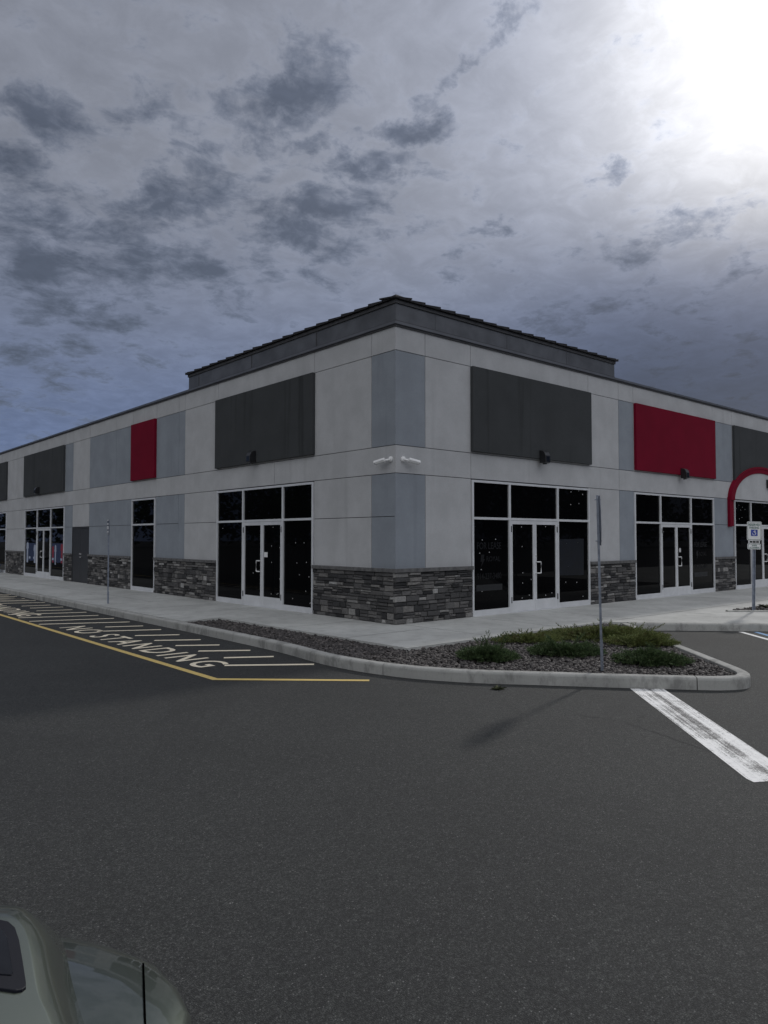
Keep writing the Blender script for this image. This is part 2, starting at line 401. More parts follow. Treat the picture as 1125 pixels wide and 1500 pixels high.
road_text('STANDING', 3.42, 4.60, -4.94, .55)
road_text('NO', 14.4, 1.32, -4.94, .55)
road_text('STANDING', 12.7, 4.60, -4.94, .55)
tag(tm.build('pavement_lettering', M['cream'], recalc=False), kind='structure')
wm = MB()
A = G(923, 1009, Z_A); B = G(972, 1009.4, Z_A); Cc = G(1093, 1141, Z_A); D = Cc + (B-A)*1.0
q = G(1104, 1146.5, Z_A)
wm.add([(A.x, A.y, ZM), (B.x, B.y, ZM), (B.x+(Cc.x-A.x)*1.0, B.y+(Cc.y-A.y)*1.0, ZM), (q.x, q.y, ZM), (Cc.x, Cc.y, ZM)], [(0, 1, 2, 3, 4)])
bar_ang = math.atan2(Cc.y-A.y, Cc.x-A.x)
M['whiteroad'] = paint_mat('worn_white_road_paint', (.93, .93, .92), .55, True, -bar_ang, (((A+B)/2).y*math.cos(bar_ang)-((A+B)/2).x*math.sin(bar_ang), .17))
tag(wm.build('white_bar', M['whiteroad'], recalc=False), kind='structure')
sm = MB(); a = G(1085, 925.8, Z_A); b = G(1125, 936.9, Z_A); strip(sm, a, a+(b-a)*4.5, .10, ZM)
tag(sm.build('stall_line', M['stallwhite'], recalc=False), kind='structure')
sm = MB(); a = G(1107, 926, Z_A); b = G(1125, 931, Z_A); strip(sm, a, a+(b-a)*9, .10, ZM)
tag(sm.build('accessible_stall_line', M['stallblue'], recalc=False), kind='structure')
# cracks in the asphalt
ck = MB()
def crack(pts, w=.010, seed=1):
    r = random.Random(seed); P = [G(x, y, Z_A) for x, y in pts]; out = []
    for i in range(len(P)-1):
        k = max(2, int((P[i+1]-P[i]).length/.05))
        for j in range(k):
            q = P[i].lerp(P[i+1], j/k); out.append(Vector((q.x+r.uniform(-.028, .028), q.y+r.uniform(-.028, .028))))
    for i in range(len(out)-1): strip(ck, out[i], out[i+1], w*r.uniform(.3, 1.2), Z_A+.002)
crack([(838, 1046), (905, 1056), (932, 1064), (985, 1082), (1045, 1104), (1093, 1122)], .010, 3)
crack([(938, 1066), (934, 1056), (944, 1046)], .010, 4)
tag(ck.build('asphalt_cracks', M['joint'], recalc=False), kind='structure')

# ------------------------------------------------------------------ planter beds
inner2 = [p for p in inner if p[1] < 3.3]
bed = [(-2.9, 3.36)] + [(p[0], p[1]) for p in inner2 if p[1] < 3.25] + [(3.60, -2.49), (-1.985, -2.49), (-2.05, 3.52)]
soil = poly_slab(bed, -.4, -.075, 'planter_soil', M['soil']); tag(soil, kind='structure')
def inside(p, poly):
    c = False; j = len(poly)-1
    for i in range(len(poly)):
        a, b = poly[i], poly[j]
        if (a[1] > p[1]) != (b[1] > p[1]) and p[0] < (b[0]-a[0])*(p[1]-a[1])/(b[1]-a[1])+a[0]: c = not c
        j = i
    return c
ICO_V = []; ICO_F = []
_b = bmesh.new(); bmesh.ops.create_icosphere(_b, subdivisions=1, radius=1.0)
ICO_V = [v.co.copy() for v in _b.verts]; ICO_F = [tuple(v.index for v in f.verts) for f in _b.faces]; _b.free()
def rocks(poly, n, zc, mb, r0=.02, r1=.05):
    xs = [p[0] for p in poly]; ys = [p[1] for p in poly]; k = 0
    while k < n:
        x = rnd.uniform(min(xs), max(xs)); y = rnd.uniform(min(ys), max(ys))
        if not inside((x, y), poly): continue
        k += 1
        r = rnd.uniform(r0, r1)*(1.25 if rnd.random() < .12 else 1); sx, sy, sz = r*rnd.uniform(.8, 1.5), r*rnd.uniform(.7, 1.1), r*rnd.uniform(.45, .8)
        Rm = Matrix.Rotation(rnd.uniform(0, 6.28), 3, 'Z') @ Matrix.Rotation(rnd.uniform(-.5, .5), 3, 'X') @ Matrix.Rotation(rnd.uniform(-.5, .5), 3, 'Y')
        o = Vector((x, y, zc+rnd.uniform(-.012, .022)))
        mb.add([o + Rm @ Vector((v.x*sx*rnd.uniform(.82, 1.15), v.y*sy*rnd.uniform(.82, 1.15), v.z*sz*rnd.uniform(.85, 1.1))) for v in ICO_V], ICO_F)
rk = MB(); rocks(bed, 18000, -.055, rk, .014, .034)
o = rk.build('river_rocks', M['rock'], recalc=False, smooth=True)
tag(o, 'dark brown river rock mulch filling the kerbed corner planter', 'gravel', kind='stuff')
# second bed by the accessible sign
bed2 = [(7.80, -3.16), (17, -3.16), (17, -11.5), (16.2, -11.6)]
b2c = MB()
soil2 = poly_slab(bed2, -.02, .006, 'planter_soil', M['soil']); tag(soil2, kind='structure')
rk = MB(); rocks([(7.9, -3.22), (13, -3.22), (13, -8), (12.6, -7.9)], 1800, .012, rk, .02, .04)
tag(rk.build('river_rocks', M['rock'], recalc=False, smooth=True), 'brown rocks in the small bed around the reserved parking sign', 'gravel', kind='stuff')
strip_pts = MB()
sweep(strip_pts, [(7.75, -3.16), (16.15, -11.56)][::-1], ())
o = strip_pts.build('planter_curb', M['curb']); o.location.z = .03; tag(o, kind='structure')

# ------------------------------------------------------------------ building
Z_CAPB, Z_CAP, Z_SF, Z_C, Z_B, Z_T = 1.045, 1.125, 3.03, 3.075, 3.65, 5.60
Z_TOP = 6.10
bld = tag(empty('retail_building', (0, 0, 0)), 'single storey grey stucco retail building with stone base, charcoal and red wall panels', 'building')
r_ = {'rj': [0, .81, 2.23, 6.86, 8.31, 9.08, 14.02, 15.42, 20.2, 21.6, 26.4, 40]}
# (s0, s1, upper colour, lower kind)
RB = [(0, .81, 'blue', 'blue'), (.81, 2.23, 'stucco', 'stucco'), (2.23, 6.84, 'bandD', 'open'), (6.84, 8.31, 'stucco', 'stucco'), (8.31, 9.08, 'blue', 'blue'), (9.08, 13.98, 'bandR', 'open'), (13.98, 15.42, 'blue', 'blueJ'), (15.42, 20.1, 'bandD', 'open'), (20.1, 21.5, 'blue', 'blueJ'), (21.5, 40, 'stucco', 'stucco')]
LB = [(0, .73, 'blue', 'blueJ'), (.73, 2.80, 'stucco', 'stuccoJ'), (2.80, 7.42, 'bandD', 'open'), (7.42, 9.47, 'stucco', 'stuccoJ'), (9.47, 9.88, 'blue', 'blue'), (9.88, 11.50, 'blue', 'blueJ'), (11.50, 13.41, 'bandR', 'open'), (13.41, 14.91, 'blue', 'blueJ'), (14.91, 17.56, 'blue', 'blueJ'), (17.56, 19.45, 'stucco', 'stuccoD'), (19.45, 20.42, 'blue', 'blueJ'), (20.42, 26.1, 'bandD', 'open'), (26.1, 29.3, 'stucco', 'stuccoJ'), (29.3, 34.2, 'bandD', 'open'), (34.2, 36, 'blue', 'blueJ'), (36, 60, 'stucco', 'stuccoJ')]
GAP = .007; TH = .03
wall = MB()
def slab(mb, X, s0, s1, z0, z1, c0=False):
    a = s0 + ((.006 if X is XL else 0) if c0 else GAP)
    mb.box((a, -.005, z0+GAP), (s1-GAP, TH, z1-GAP), 0, X)
core_h = 6.06
wall_back = MB()
wall_back.add([(-.0, .0, 0), (40, 0, 0), (40, 60, 0), (0, 60, 0), (0, 0, core_h), (40, 0, core_h), (40, 60, core_h), (0, 60, core_h)], [(0, 3, 2, 1), (4, 5, 6, 7), (0, 1, 5, 4), (1, 2, 6, 5), (2, 3, 7, 6), (3, 0, 4, 7)])
wall_back.build('wall_core', M['backing'], bld)
for X, BB in ((XR, RB), (XL, LB)):
    for i, (s0, s1, cu, cl) in enumerate(BB):
        # the corner slabs lap: the right wall reaches past the corner, the left wall starts behind it
        a = -TH if (i == 0 and X is XR) else s0
        c0 = i == 0
        slab(wall, X, a, s1, Z_T, Z_TOP, c0)
        slab(wall, X, a, s1, Z_C if cl != 'open' else Z_SF+.0, Z_B, c0) if False else None
        if cu == 'stucco' or cu.startswith('band'): slab(wall, X, a, s1, Z_B, Z_T, c0)
        else:
            mb = MB(); slab(mb, X, a, s1, Z_B, Z_T, c0)
            if cl.startswith('blue'):
                if cl == 'blueJ':
                    slab(mb, X, a, s1, 2.19, Z_C, c0); slab(mb, X, a, s1, Z_CAP-.06, 2.19, c0)
                else: slab(mb, X, a, s1, Z_CAP-.06, Z_C, c0)
            tag(mb.build('stucco_panel', M['blue'], bld), 'blue grey painted stucco panel')
        if cl == 'stucco': slab(wall, X, a, s1, Z_CAP-.06, Z_C, c0)
        if cl == 'stuccoJ': slab(wall, X, a, s1, 2.19, Z_C, c0); slab(wall, X, a, s1, Z_CAP-.06, 2.19, c0)
        if cl == 'stuccoD': slab(wall, X, a, s1, 2.19, Z_C, c0)
    J = [(-TH if X is XR else 0), 2.23, 8.31, 15.42, 21.5, 40] if X is XR else [0, 4.5, 11.5, 20.42, 29.3, 60]
    for i in range(len(J)-1): slab(wall, X, J[i], J[i+1], Z_C, Z_B, i == 0)
wall.build('stucco_wall', M['stucco'], bld)
# big sign panels
def band(X, s0, s1, mat, lab, z0=3.685, z1=5.60):
    mb = MB(); mb.box((s0, TH-.002, z0), (s1, .115, z1), 0, X)
    return tag(mb.build('wall_panel', mat, bld, bevel=.006), lab)
band(XR, 2.225, 6.87, M['dark'], 'plain charcoal panel above the corner storefront on the right wall')
band(XR, 9.10, 14.02, M['red'], 'wide dark red panel on the right wall')
band(XR, 15.44, 20.05, M['dark'], 'charcoal panel behind the red arch')
band(XL, 2.77, 7.45, M['dark'], 'stained charcoal panel on the left wall')
band(XL, 11.49, 13.41, M['red'], 'narrow dark red panel on the left wall')
band(XL, 20.43, 26.15, M['dark'], 'charcoal panel above the far shop window')
band(XL, 29.25, 34.3, M['dark'], 'charcoal panel at the left edge')
# stone base
def veneer(X, s0, s1, seed, corner=False):
    r = random.Random(seed); mb = MB()
    z = .0
    while z < Z_CAPB-.005:
        h = r.choice([.07, .08, .095, .11, .125, .145])
        if Z_CAPB - z - h < .05: h = Z_CAPB - z
        s = s0 - (r.uniform(.055, .085) if corner else 0)
        first = True
        while s < s1-1e-4:
            wd = r.uniform(.12, .42) if h < .11 else r.uniform(.14, .38)
            if corner and first: wd = r.choice([.2, .32, .4])
            if s1-s-wd < .09: wd = s1-s
            first = False
            # split some stones into two thin courses
            parts = [(z, z+h)] if (h < .095 or r.random() < .5) else (lambda q_: [(z, z+h*q_), (z+h*q_, z+h)])(r.uniform(.36, .64))
            for za, zb in parts:
                d = r.uniform(.048, .082); gp = .004; e = .012
                a0, a1, b0, b1 = s+gp, s+wd-gp, za+gp, zb-gp
                j = lambda k=.006: r.uniform(-k, k)
                q = [(a0, .0, b0), (a1, .0, b0), (a1, .0, b1), (a0, .0, b1),
                     (a0+abs(j(.004)), d-e+j(), b0+abs(j(.004))), (a1-abs(j(.004)), d-e+j(), b0+abs(j(.004))), (a1-abs(j(.004)), d-e+j(), b1-abs(j(.004))), (a0+abs(j(.004)), d-e+j(), b1-abs(j(.004)))]
                i1, i2 = min(.02, wd*.2), min(.014, (zb-za)*.2)
                m1 = a0+(a1-a0)*r.uniform(.3, .7)
                q += [(a0+i1, d+j(.01), b0+i2+j(.003)), (m1, d+.006+j(.01), b0+i2+j(.003)), (a1-i1, d+j(.01), b0+i2+j(.003)), (a1-i1, d+j(.01), b1-i2+j(.003)), (m1, d+.006+j(.01), b1-i2+j(.003)), (a0+i1, d+j(.01), b1-i2+j(.003))]
                mb.add([X(*p) for p in q], [(0, 1, 5, 4), (1, 2, 6, 5), (2, 3, 7, 6), (3, 0, 4, 7), (4, 5, 10, 9, 8), (5, 6, 11, 10), (6, 7, 13, 12, 11), (7, 4, 8, 13), (8, 9, 12, 13), (9, 10, 11, 12)])
            s += wd
        z += h
    mb.box((s0-(.045 if corner else 0), .0, .0), (s1, .036, Z_CAPB), 1, X)
    o = mb.build('stone_base', [M['stone'], M['joint']], bld)
    c = MB(); k = 0; a = s0-(.10 if corner else .0)
    while a < s1-.01:
        b = min(a+.62+.0*k, s1)
        if s1-b < .15: b = s1
        c.box((a+(.002 if k else 0), .0, Z_CAPB+.002), (b-.002, .105, Z_CAP), 0, X); a = b; k += 1
    c.build('stone_cap', M['cap'], o, bevel=.006)
veneer(XR, 0, 2.24, 11, True); veneer(XR, 6.82, 9.065, 12); veneer(XR, 13.97, 15.47, 13); veneer(XR, 20.1, 22, 14); veneer(XR, 22, 40, 15)
veneer(XL, 0.0, 2.80, 21); veneer(XL, 7.43, 11.53, 22); veneer(XL, 13.42, 17.55, 23); veneer(XL, 19.47, 20.40, 24); veneer(XL, 26.08, 29.3, 25); veneer(XL, 34.3, 36.2, 26)

# storefronts
DZ = 2.135
def dots(mb, X, pts, d):
    for s, z in pts: mb.add([X(s+.014*math.cos(k*1.047), d, z+.014*math.sin(k*1.047)) for k in range(6)], [tuple(range(6))], 1)
def storefront(X, s0, s1, muls, door=True, residue=(), seed=1, lab=None, hand=1):
    r = random.Random(seed)
    fr = MB(); D0, D1 = .004, .062; t = .05; ztr = 2.165
    B = [s0] + list(muls) + [s1]; ztop = Z_SF+.02
    # jambs and head, butted
    fr.box((s0, D0, 0.0), (s0+t, D1, ztop), 0, X); fr.box((s1-t, D0, 0.0), (s1, D1, ztop), 0, X)
    fr.box((s0+t, D0, ztop-t), (s1-t, D1, ztop), 0, X)
    for m in muls: fr.box((m-.03, D0, 0.0), (m+.03, D1+.003, ztop-t), 0, X)
    edges = [(B[i]+(t if i == 0 else .03), B[i+1]-(t if i == len(B)-2 else .03)) for i in range(len(B)-1)]
    for i, (a, b) in enumerate(edges):
        fr.box((a, D0, ztr), (b, D1, ztr+.055), 0, X)
        if not (door and i == 1): fr.box((a, D0, 0.0), (b, D1+.004, .13), 0, X)
        else: fr.box((a, D0, .0), (b, D1+.02, .012), 0, X)
    fo = fr.build('storefront', M['frame'], bld, bevel=.003)
    if lab: fo['label'] = lab
    def pane(a, b, z0, z1, parent, dd=.022):
        mb = MB(); mb.box((a, .006, z0), (b, dd, z1), 0, X)
        dots(mb, X, [(s, z) for s, z in residue if a+.02 < s < b-.02 and z0+.02 < z < z1-.02], dd+.0015)
        return mb.build('pane', [M['glass'], M['residue']], parent)
    for i, (a, b) in enumerate(edges):
        pane(a, b, ztr+.055, ztop-t, fo)
        if not (door and i == 1): pane(a, b, .13, ztr, fo)
    if door:
        a, b = edges[1]; mid = (a+b)/2
        for k, (p, q) in enumerate(((a+.004, mid-.004), (mid+.004, b-.004))):
            lf = MB(); st = .062; zb, zt = .016, ztr-.006; y0, y1 = .010, .056
            lf.box((p, y0, zb), (p+st, y1, zt), 0, X); lf.box((q-st, y0, zb), (q, y1, zt), 0, X)
            lf.box((p+st, y0, zb), (q-st, y1-.002, zb+.25), 0, X); lf.box((p+st, y0, zt-.085), (q-st, y1-.002, zt), 0, X)
            lo = lf.build('entrance_door', M['kick'], bld, bevel=.003)
            pane(p+st, q-st, zb+.25, zt-.085, lo, .028)
            hs = p if k == 0 else q
            for hz in (zb+.28, zt-.2):
                hb = MB(); hb.box((hs-(.004 if k == 0 else .02), y1-.001, hz-.07), (hs+(.02 if k == 0 else .004), y1+.014, hz+.07), 0, X); hb.build('hinge', M['black'], lo)
            if (k == 1) == (hand == 1):
                hx = p+.035 if k == 1 else q-.035; sg = .10 if k == 1 else -.10
                hd = MB(); z0, z1 = .90, 1.17; dd = y1
                hd.tube([X(hx, dd-.002, z0), X(hx, dd+.06, z0), X(hx+sg*.9, dd+.075, z0), X(hx+sg, dd+.075, z0+.03), X(hx+sg, dd+.075, z1-.03), X(hx+sg*.9, dd+.075, z1), X(hx, dd+.06, z1), X(hx, dd-.002, z1)], .014, 8)
                hd.build('handle', M['chrome'], lo, smooth=True)
                lk = MB(); lk.tube([X(hx-.004, dd-.002, 1.32), X(hx-.004, dd+.012, 1.32)], .018, 12); lk.build('lock', M['chrome'], lo)
    return fo
def px_r(L_): return [((CAM + ray(x, y)*(-CAM.y/ray(x, y).y)).x, (CAM + ray(x, y)*(-CAM.y/ray(x, y).y)).z) for x, y in L_]
def px_l(L_): return [((CAM + ray(x, y)*(-CAM.x/ray(x, y).x)).y, (CAM + ray(x, y)*(-CAM.x/ray(x, y).x)).z) for x, y in L_]
z3 = lambda L_: [(680+a/5.92, 690+b/5.92) for a, b in L_]
resR = px_r(z3([(150,597),(265,592),(128,712),(211,704),(141,854),(148,1043),(265,1025),(488,484),(493,655),(408,681),(412,783),(500,882),(499,970),(410,957),(572,940),(556,1075),(494,1100),(697,483),(752,1055),(698,1075),(919,181),(986,172),(1020,203),(917,291),(988,282),(880,628),(978,620),(895,827),(874,964),(970,964),(1023,1085)]))
sfR1 = storefront(XR, 2.245, 6.82, [SR(744.2), SR(814.6)], True, resR, 1, 'corner storefront with for lease lettering in its left pane')
sfR2 = storefront(XR, 9.075, 13.96, [SR(965.5), SR(1010)], True, px_r([(970.5, 779), (967.5, 761), (962, 720)]), 2, 'storefront under the red panel')
resR3 = px_r([(1075+a*.9, 738+b) for a, b in ((1, 1), (7, 2), (13, 5), (17, 8), (10, 9), (8, 22), (12, 20), (3, 7))])
sfR3 = storefront(XR, 15.49, 20.1, [SR(1098), 18.75], True, resR3, 3, 'storefront under the red arch')
z4 = lambda L_: [(250+a/3.214, 680+b/3.214) for a, b in L_]
resL = px_l(z4([(249,302),(355,525),(393,512),(480,462),(487,297),(480,385),(518,392),(518,540),(478,610),(510,608),(592,370),(632,370),(598,465),(643,462),(655,530),(610,520),(640,598),(578,632),(663,652),(660,655),(505,612)]))
sfL1 = storefront(XL, 2.815, 7.42, [SL(416.6), SL(358.3)], True, resL, 4, 'storefront left of the corner with dark doors', 1)
sfL2 = storefront(XL, 20.42, 26.07, [SL(76), SL(56)], True, (), 5, 'far shop window with clothes displayed behind its glass', 1)
sfL3 = storefront(XL, 29.32, 34.25, [30.9, 32.8], True, (), 6, 'storefront at the left edge')
sfLw = storefront(XL, 11.53, 13.41, [], False, px_l([(201, 764), (199, 766)]), 7, 'single tall window under the narrow red panel')
# metal service doors
sd = MB()
sd.box((17.57, .0, 0), (17.62, .04, 2.17), 0, XL); sd.box((19.4, .0, 0), (19.45, .04, 2.17), 0, XL); sd.box((17.62, .0, 2.12), (19.4, .04, 2.17), 0, XL)
sd.build('door_frame', M['steeldoor'], bld)
for k, (a, b) in enumerate(((17.625, 18.505), (18.515, 19.395))):
    lf = MB(); lf.box((a, .0, .012), (b, .025, 2.115), 0, XL); lo = lf.build('service_door', M['steeldoor'], bld, bevel=.003)
    if k == 0:
        hd = MB(); hd.tube([XL(b-.07, .02, 1.0), XL(b-.07, .08, 1.0), XL(b-.2, .085, 1.0)], .013, 8); hd.build('handle', M['chrome'], lo, smooth=True)
    hd = MB(); hd.tube([XL(b-.07 if k == 0 else a+.07, .02, 1.12), XL(b-.07 if k == 0 else a+.07, .04, 1.12)], .025, 10); hd.build('lock', M['chrome'], lo)

# parapet coping and raised fascia
cp = MB()
for X, s1 in ((XR, 40), (XL, 60)):
    a = -.085 if X is XR else .0
    cp.box((a, .0, 6.125), (s1, .085, 6.183), 0, X); cp.box((a+(.027 if X is XR else 0), .0, 6.085), (s1, .058, 6.123), 1, X)
cp.build('parapet_coping', [M['coping'], M['trim']], bld)
fa = MB(); z0, z1 = 6.187, 6.60
ER, EL = 8.26, 9.42
fa.add([(.05, .05, z0), (ER, .05, z0), (ER, 6, z0), (6, EL, z0), (.05, EL, z0)] + [(.05, .05, z1), (ER, .05, z1), (ER, 6, z1), (6, EL, z1), (.05, EL, z1)],
       [(0, 1, 6, 5), (1, 2, 7, 6), (2, 3, 8, 7), (3, 4, 9, 8), (4, 0, 5, 9), (5, 6, 7, 8, 9)])
# seam caps on the metal panels
for s in (1.2, 3.6, 6.0): fa.box((s, -.052, z0), (s+.012, -.045, z1), 0, XR)
for s in (SL(461.6, 500), SL(366.7, 530), SL(289.5, 555)): fa.box((s, -.052, z0), (s+.03, -.042, z1), 1, XL)
fo = fa.build('roof_fascia', [M['fascia'], M['trim']], bld)
tr = MB()
tr.box((.035, -.12, z0+.002), (ER-.002, -.035, z0+.06), 0, XR); tr.box((.122, -.12, z0+.002), (EL-.002, -.035, z0+.06), 0, XL)
tr.box((.02, -.12, z1), (ER+.02, -.02, z1+.075), 0, XR); tr.box((.122, -.12, z1), (EL+.02, -.02, z1+.075), 0, XL)
tr.build('fascia_trim', M['trim'], fo)
rc = MB(); r = random.Random(5)
for X, E_ in ((XR, ER), (XL, EL)):
    n = int(E_/.45); st = (E_+.06)/n
    for i in range(n+1):
        a = i*st-.12 ; b = a+st+.02; hgt = .068+r.uniform(-.006, .006)
        if b > E_+.1: b = E_+.08
        a = max(a, -.02 if X is XL else -.06)
        za, zb = z1+.078, z1+.078
        vs = [(a, .035, za), (b, .035, zb), (b, -.45, zb+.06), (a, -.45, za+.06), (a, .035, za+.03), (b, .035, zb+hgt), (b, -.45, zb+hgt+.10), (a, -.45, za+.09)]
        rc.add([X(*p) for p in vs], [(0, 3, 2, 1), (4, 5, 6, 7), (0, 1, 5, 4), (1, 2, 6, 5), (2, 3, 7, 6), (3, 0, 4, 7)])
# hip cap shingles at the corner
for i in range(2):
    rc.add([(-.05+i*.3, -.05+i*.3, z1+.09+i*.05), (.32+i*.3, -.03+i*.3, z1+.13+i*.05), (.5+i*.3, .5+i*.3, z1+.24+i*.03), (-.03+i*.3, .32+i*.3, z1+.13+i*.05), (.06+i*.3, .06+i*.3, z1+.185+i*.03)], [(0, 1, 4), (1, 2, 4), (2, 3, 4), (3, 0, 4), (0, 3, 2, 1)])
rc.add([(.02, .02, z1+.1), (ER, .02, z1+.1), (ER, 6, z1+.2), (6, EL, z1+.2), (.02, EL, z1+.1)], [(0, 1, 2, 3, 4)])
rc.build('roof_shingles', M['shingle'], bld)

# red arch with its light infill
ar = MB(); cx = 17.60; N = 36
def ell(a, b, z0, n=N): return [(cx - a*math.cos(math.pi*i/n), z0 + b*math.sin(math.pi*i/n)) for i in range(n+1)]
zo = 3.03
outer = ell(2.56, 1.22, zo); inn = ell(2.27, 1.03, zo)
def ringpr(mb, o, i, d0, d1, X):
    n = len(o)
    vs = [X(a, d0, b) for a, b in o] + [X(a, d0, b) for a, b in i] + [X(a, d1, b) for a, b in o] + [X(a, d1, b) for a, b in i]
    fs = []
    for k in range(n-1):
        fs += [(k, k+1, n+k+1, n+k), (2*n+k, 3*n+k, 3*n+k+1, 2*n+k+1), (k, 2*n+k, 2*n+k+1, k+1), (n+k, n+k+1, 3*n+k+1, 3*n+k)]
    fs += [(0, n, 3*n, 2*n), (n-1, 3*n-1, 4*n-1, 2*n-1)]
    mb.add(vs, fs)
ringpr(ar, outer, inn, TH, .145, XR)
ringpr(ar, ell(2.59, 1.26, zo), ell(2.51, 1.18, zo), TH, .165, XR)
for sg in (-1, 1):
    a, b = sorted((cx+sg*2.25, cx+sg*2.555)); ar.box((a, TH, 2.15), (b, .088, 3.028), 0, XR)
    a, b = sorted((cx+sg*2.50, cx+sg*2.61)); ar.box((a, TH, 2.13), (b, .125, 3.13), 0, XR)
ao = ar.build('entrance_arch', M['red'], bld)
inf = MB(); inf.prism(ell(2.265, .98, zo+.045)[0:], TH, .118, 0, XR); inf.build('arch_infill', M['stucco'], ao)

# lease lettering on the glass (own objects: vinyl stuck on the panes)
def lease_sign(X, s0, s1, d, label, z_top=1.72, sc_=1.0):
    e = tag(empty('window_sign', X((s0+s1)/2, d, 0)), label, 'window sign', 'lease signs on the shop glass')
    base = Vector(e.location)
    mb = MB()
    def line(txt, zb, h, a, b, mi=0):
        vs, fs = text_mesh(txt, 1.0, bold=.012)
        x0 = min(v[0] for v in vs); x1 = max(v[0] for v in vs); y0 = min(v[1] for v in vs); y1 = max(v[1] for v in vs)
        mb.add([Vector(X(a+(v[0]-x0)/(x1-x0)*(b-a), d, zb+(v[1]-y0)/(y1-y0)*h))-base for v in vs], fs, mi)
    w_ = s1-s0
    line('FOR LEASE', z_top-.18, .16, s0, s1)
    line('ROYAL', z_top-.46, .12, s0+.38*w_, s1-.04*w_)
    line('914-237-3480', z_top-.86, .14, s0, s1)
    lg = [(.16, -.30), (.30, -.30), (.26, -.40), (.32, -.40), (.14, -.60), (.20, -.46), (.14, -.46)]
    mb.add([Vector(X(s0+a*w_, d, z_top+b))-base for a, b in lg], [tuple(range(len(lg)))])
    mb.build('lettering', M['decal'], e, recalc=False)
    st = MB(); st.add([Vector(X(a, d, z))-base for a, z in ((s0-.03, z_top-1.12), (s1+.03, z_top-1.12), (s1+.03, z_top-.98), (s0-.03, z_top-.98))], [(0, 1, 2, 3)])
    st.build('strip', M['decalstrip'], e, recalc=False)
p = px_r([(697.6, 800), (733, 800), (700, 793)])
lease_sign(XR, p[0][0], p[1][0], .0245, 'faint for lease lettering and phone number on the left pane beside the corner doors', p[2][1])
p = px_r([(1016, 795), (1034, 795), (1017, 793)])
lease_sign(XR, p[0][0], p[1][0], .0245, 'very faint for lease lettering on the right pane under the red panel', p[2][1])
p = px_r([(818, 790), (854, 789), (817, 843), (854, 842)])
ps = MB(); ps.add([XR(s, .0235, z) for s, z in (p[0], p[1], p[3], p[2])], [(0, 1, 2, 3)])
ps.build('window_film', M['decalblue'], sfR1, recalc=False)
# small notice stickers
p = px_l([(389.5, 810), (392.5, 815)])
nt_ = MB(); nt_.box((p[1][0]-.03, .03, p[1][1]-.02), (p[0][0]+.03, .034, p[0][1]+.02), 0, XL)
tag(nt_.build('notice_sticker', M['white']), 'small white notice stuck on the left storefront door', 'sticker')
p = px_r([(993, 806)])
nt_ = MB(); nt_.box((p[0][0]-.05, .06, p[0][1]-.06), (p[0][0]+.05, .075, p[0][1]+.06), 0, XR)
tag(nt_.build('key_lockbox', M['chrome'], bevel=.01), 'small pale lockbox above the door pull under the red panel', 'lockbox')
# clothes shown in the far window
sx = lambda x: SL(x, 805)
dm = MB()
def garment(x0, x1, z0, z1, mi, d=.026):
    a, b = sorted((sx(x0), sx(x1))); w_ = b-a; m = (a+b)/2
    pts = [(a+w_*.2, z0), (b-w_*.2, z0), (b-w_*.22, z1-.25), (b, z1-.32), (b-w_*.12, z1-.04), (m+w_*.14, z1), (m-w_*.14, z1), (a+w_*.12, z1-.04), (a, z1-.32), (a+w_*.22, z1-.25)]
    dm.add([XL(s, d, z) for s, z in pts], [tuple(range(len(pts)))], mi)
def cloth_rect(x0, x1, z0, z1, mi, d=.0245):
    a, b = sorted((sx(x0), sx(x1))); dm.add([XL(a, d, z0), XL(b, d, z0), XL(b, d, z1), XL(a, d, z1)], [(0, 1, 2, 3)], mi)
for a, b in ((39.5, 54), (58, 63.5), (66, 72.5), (77, 94)): cloth_rect(a, b, .72, 1.52, 2)
for (x0, x1, mi, zt) in ((39.3, 43, 0, 1.55), (44.3, 47.5, 2, 1.5), (50, 54, 0, 1.45), (57.7, 61, 0, 1.5), (61, 63.5, 2, 1.45), (66.5, 69, 0, 1.4), (69.5, 72.3, 0, 1.5), (77, 80.3, 1, 1.4), (80.8, 83.5, 0, 1.45), (84, 87.5, 2, 1.5), (89.5, 93.5, 1, 1.5)):
    garment(x0, x1, .62 if mi == 0 else .7, zt, mi)
for x in (44.5, 51, 60, 67.5, 70.5, 78.5, 91): cloth_rect(x-1.2, x+1.2, .80, .90, 0, .028)
dm.build('clothing_display', [M['garw'], M['garr'], M['garb']], sfL2, recalc=False)
# blue tub at the left edge
e = tag(empty('storage_tub', (-.5, SL(4, 835)-.1, 0)), 'small dark blue tub with a pale mark on the sidewalk at the left edge', 'tub')
mb = MB(); mb.add([(-.22, -.3, .0), (.22, -.3, .0), (.22, .3, .0), (-.22, .3, .0), (-.27, -.36, .40), (.27, -.36, .40), (.27, .36, .40), (-.27, .36, .40), (-.24, -.33, .40), (.24, -.33, .40), (.24, .33, .40), (-.24, .33, .40), (-.2, -.28, .03), (.2, -.28, .03), (.2, .28, .03), (-.2, .28, .03)],
    [(0, 3, 2, 1), (0, 1, 5, 4), (1, 2, 6, 5), (2, 3, 7, 6), (3, 0, 4, 7), (4, 5, 9, 8), (5, 6, 10, 9), (6, 7, 11, 10), (7, 4, 8, 11), (8, 9, 13, 12), (9, 10, 14, 13), (10, 11, 15, 14), (11, 8, 12, 15), (12, 13, 14, 15)])
mb.build('body', M['bluebin'], e)
mb = MB(); vs = [(sx_*a, sy_*b, z) for a, b, z in ((.30, .39, .37), (.30, .39, .41), (.262, .352, .41), (.262, .352, .37)) for sx_, sy_ in ((-1, -1), (1, -1), (1, 1), (-1, 1))]
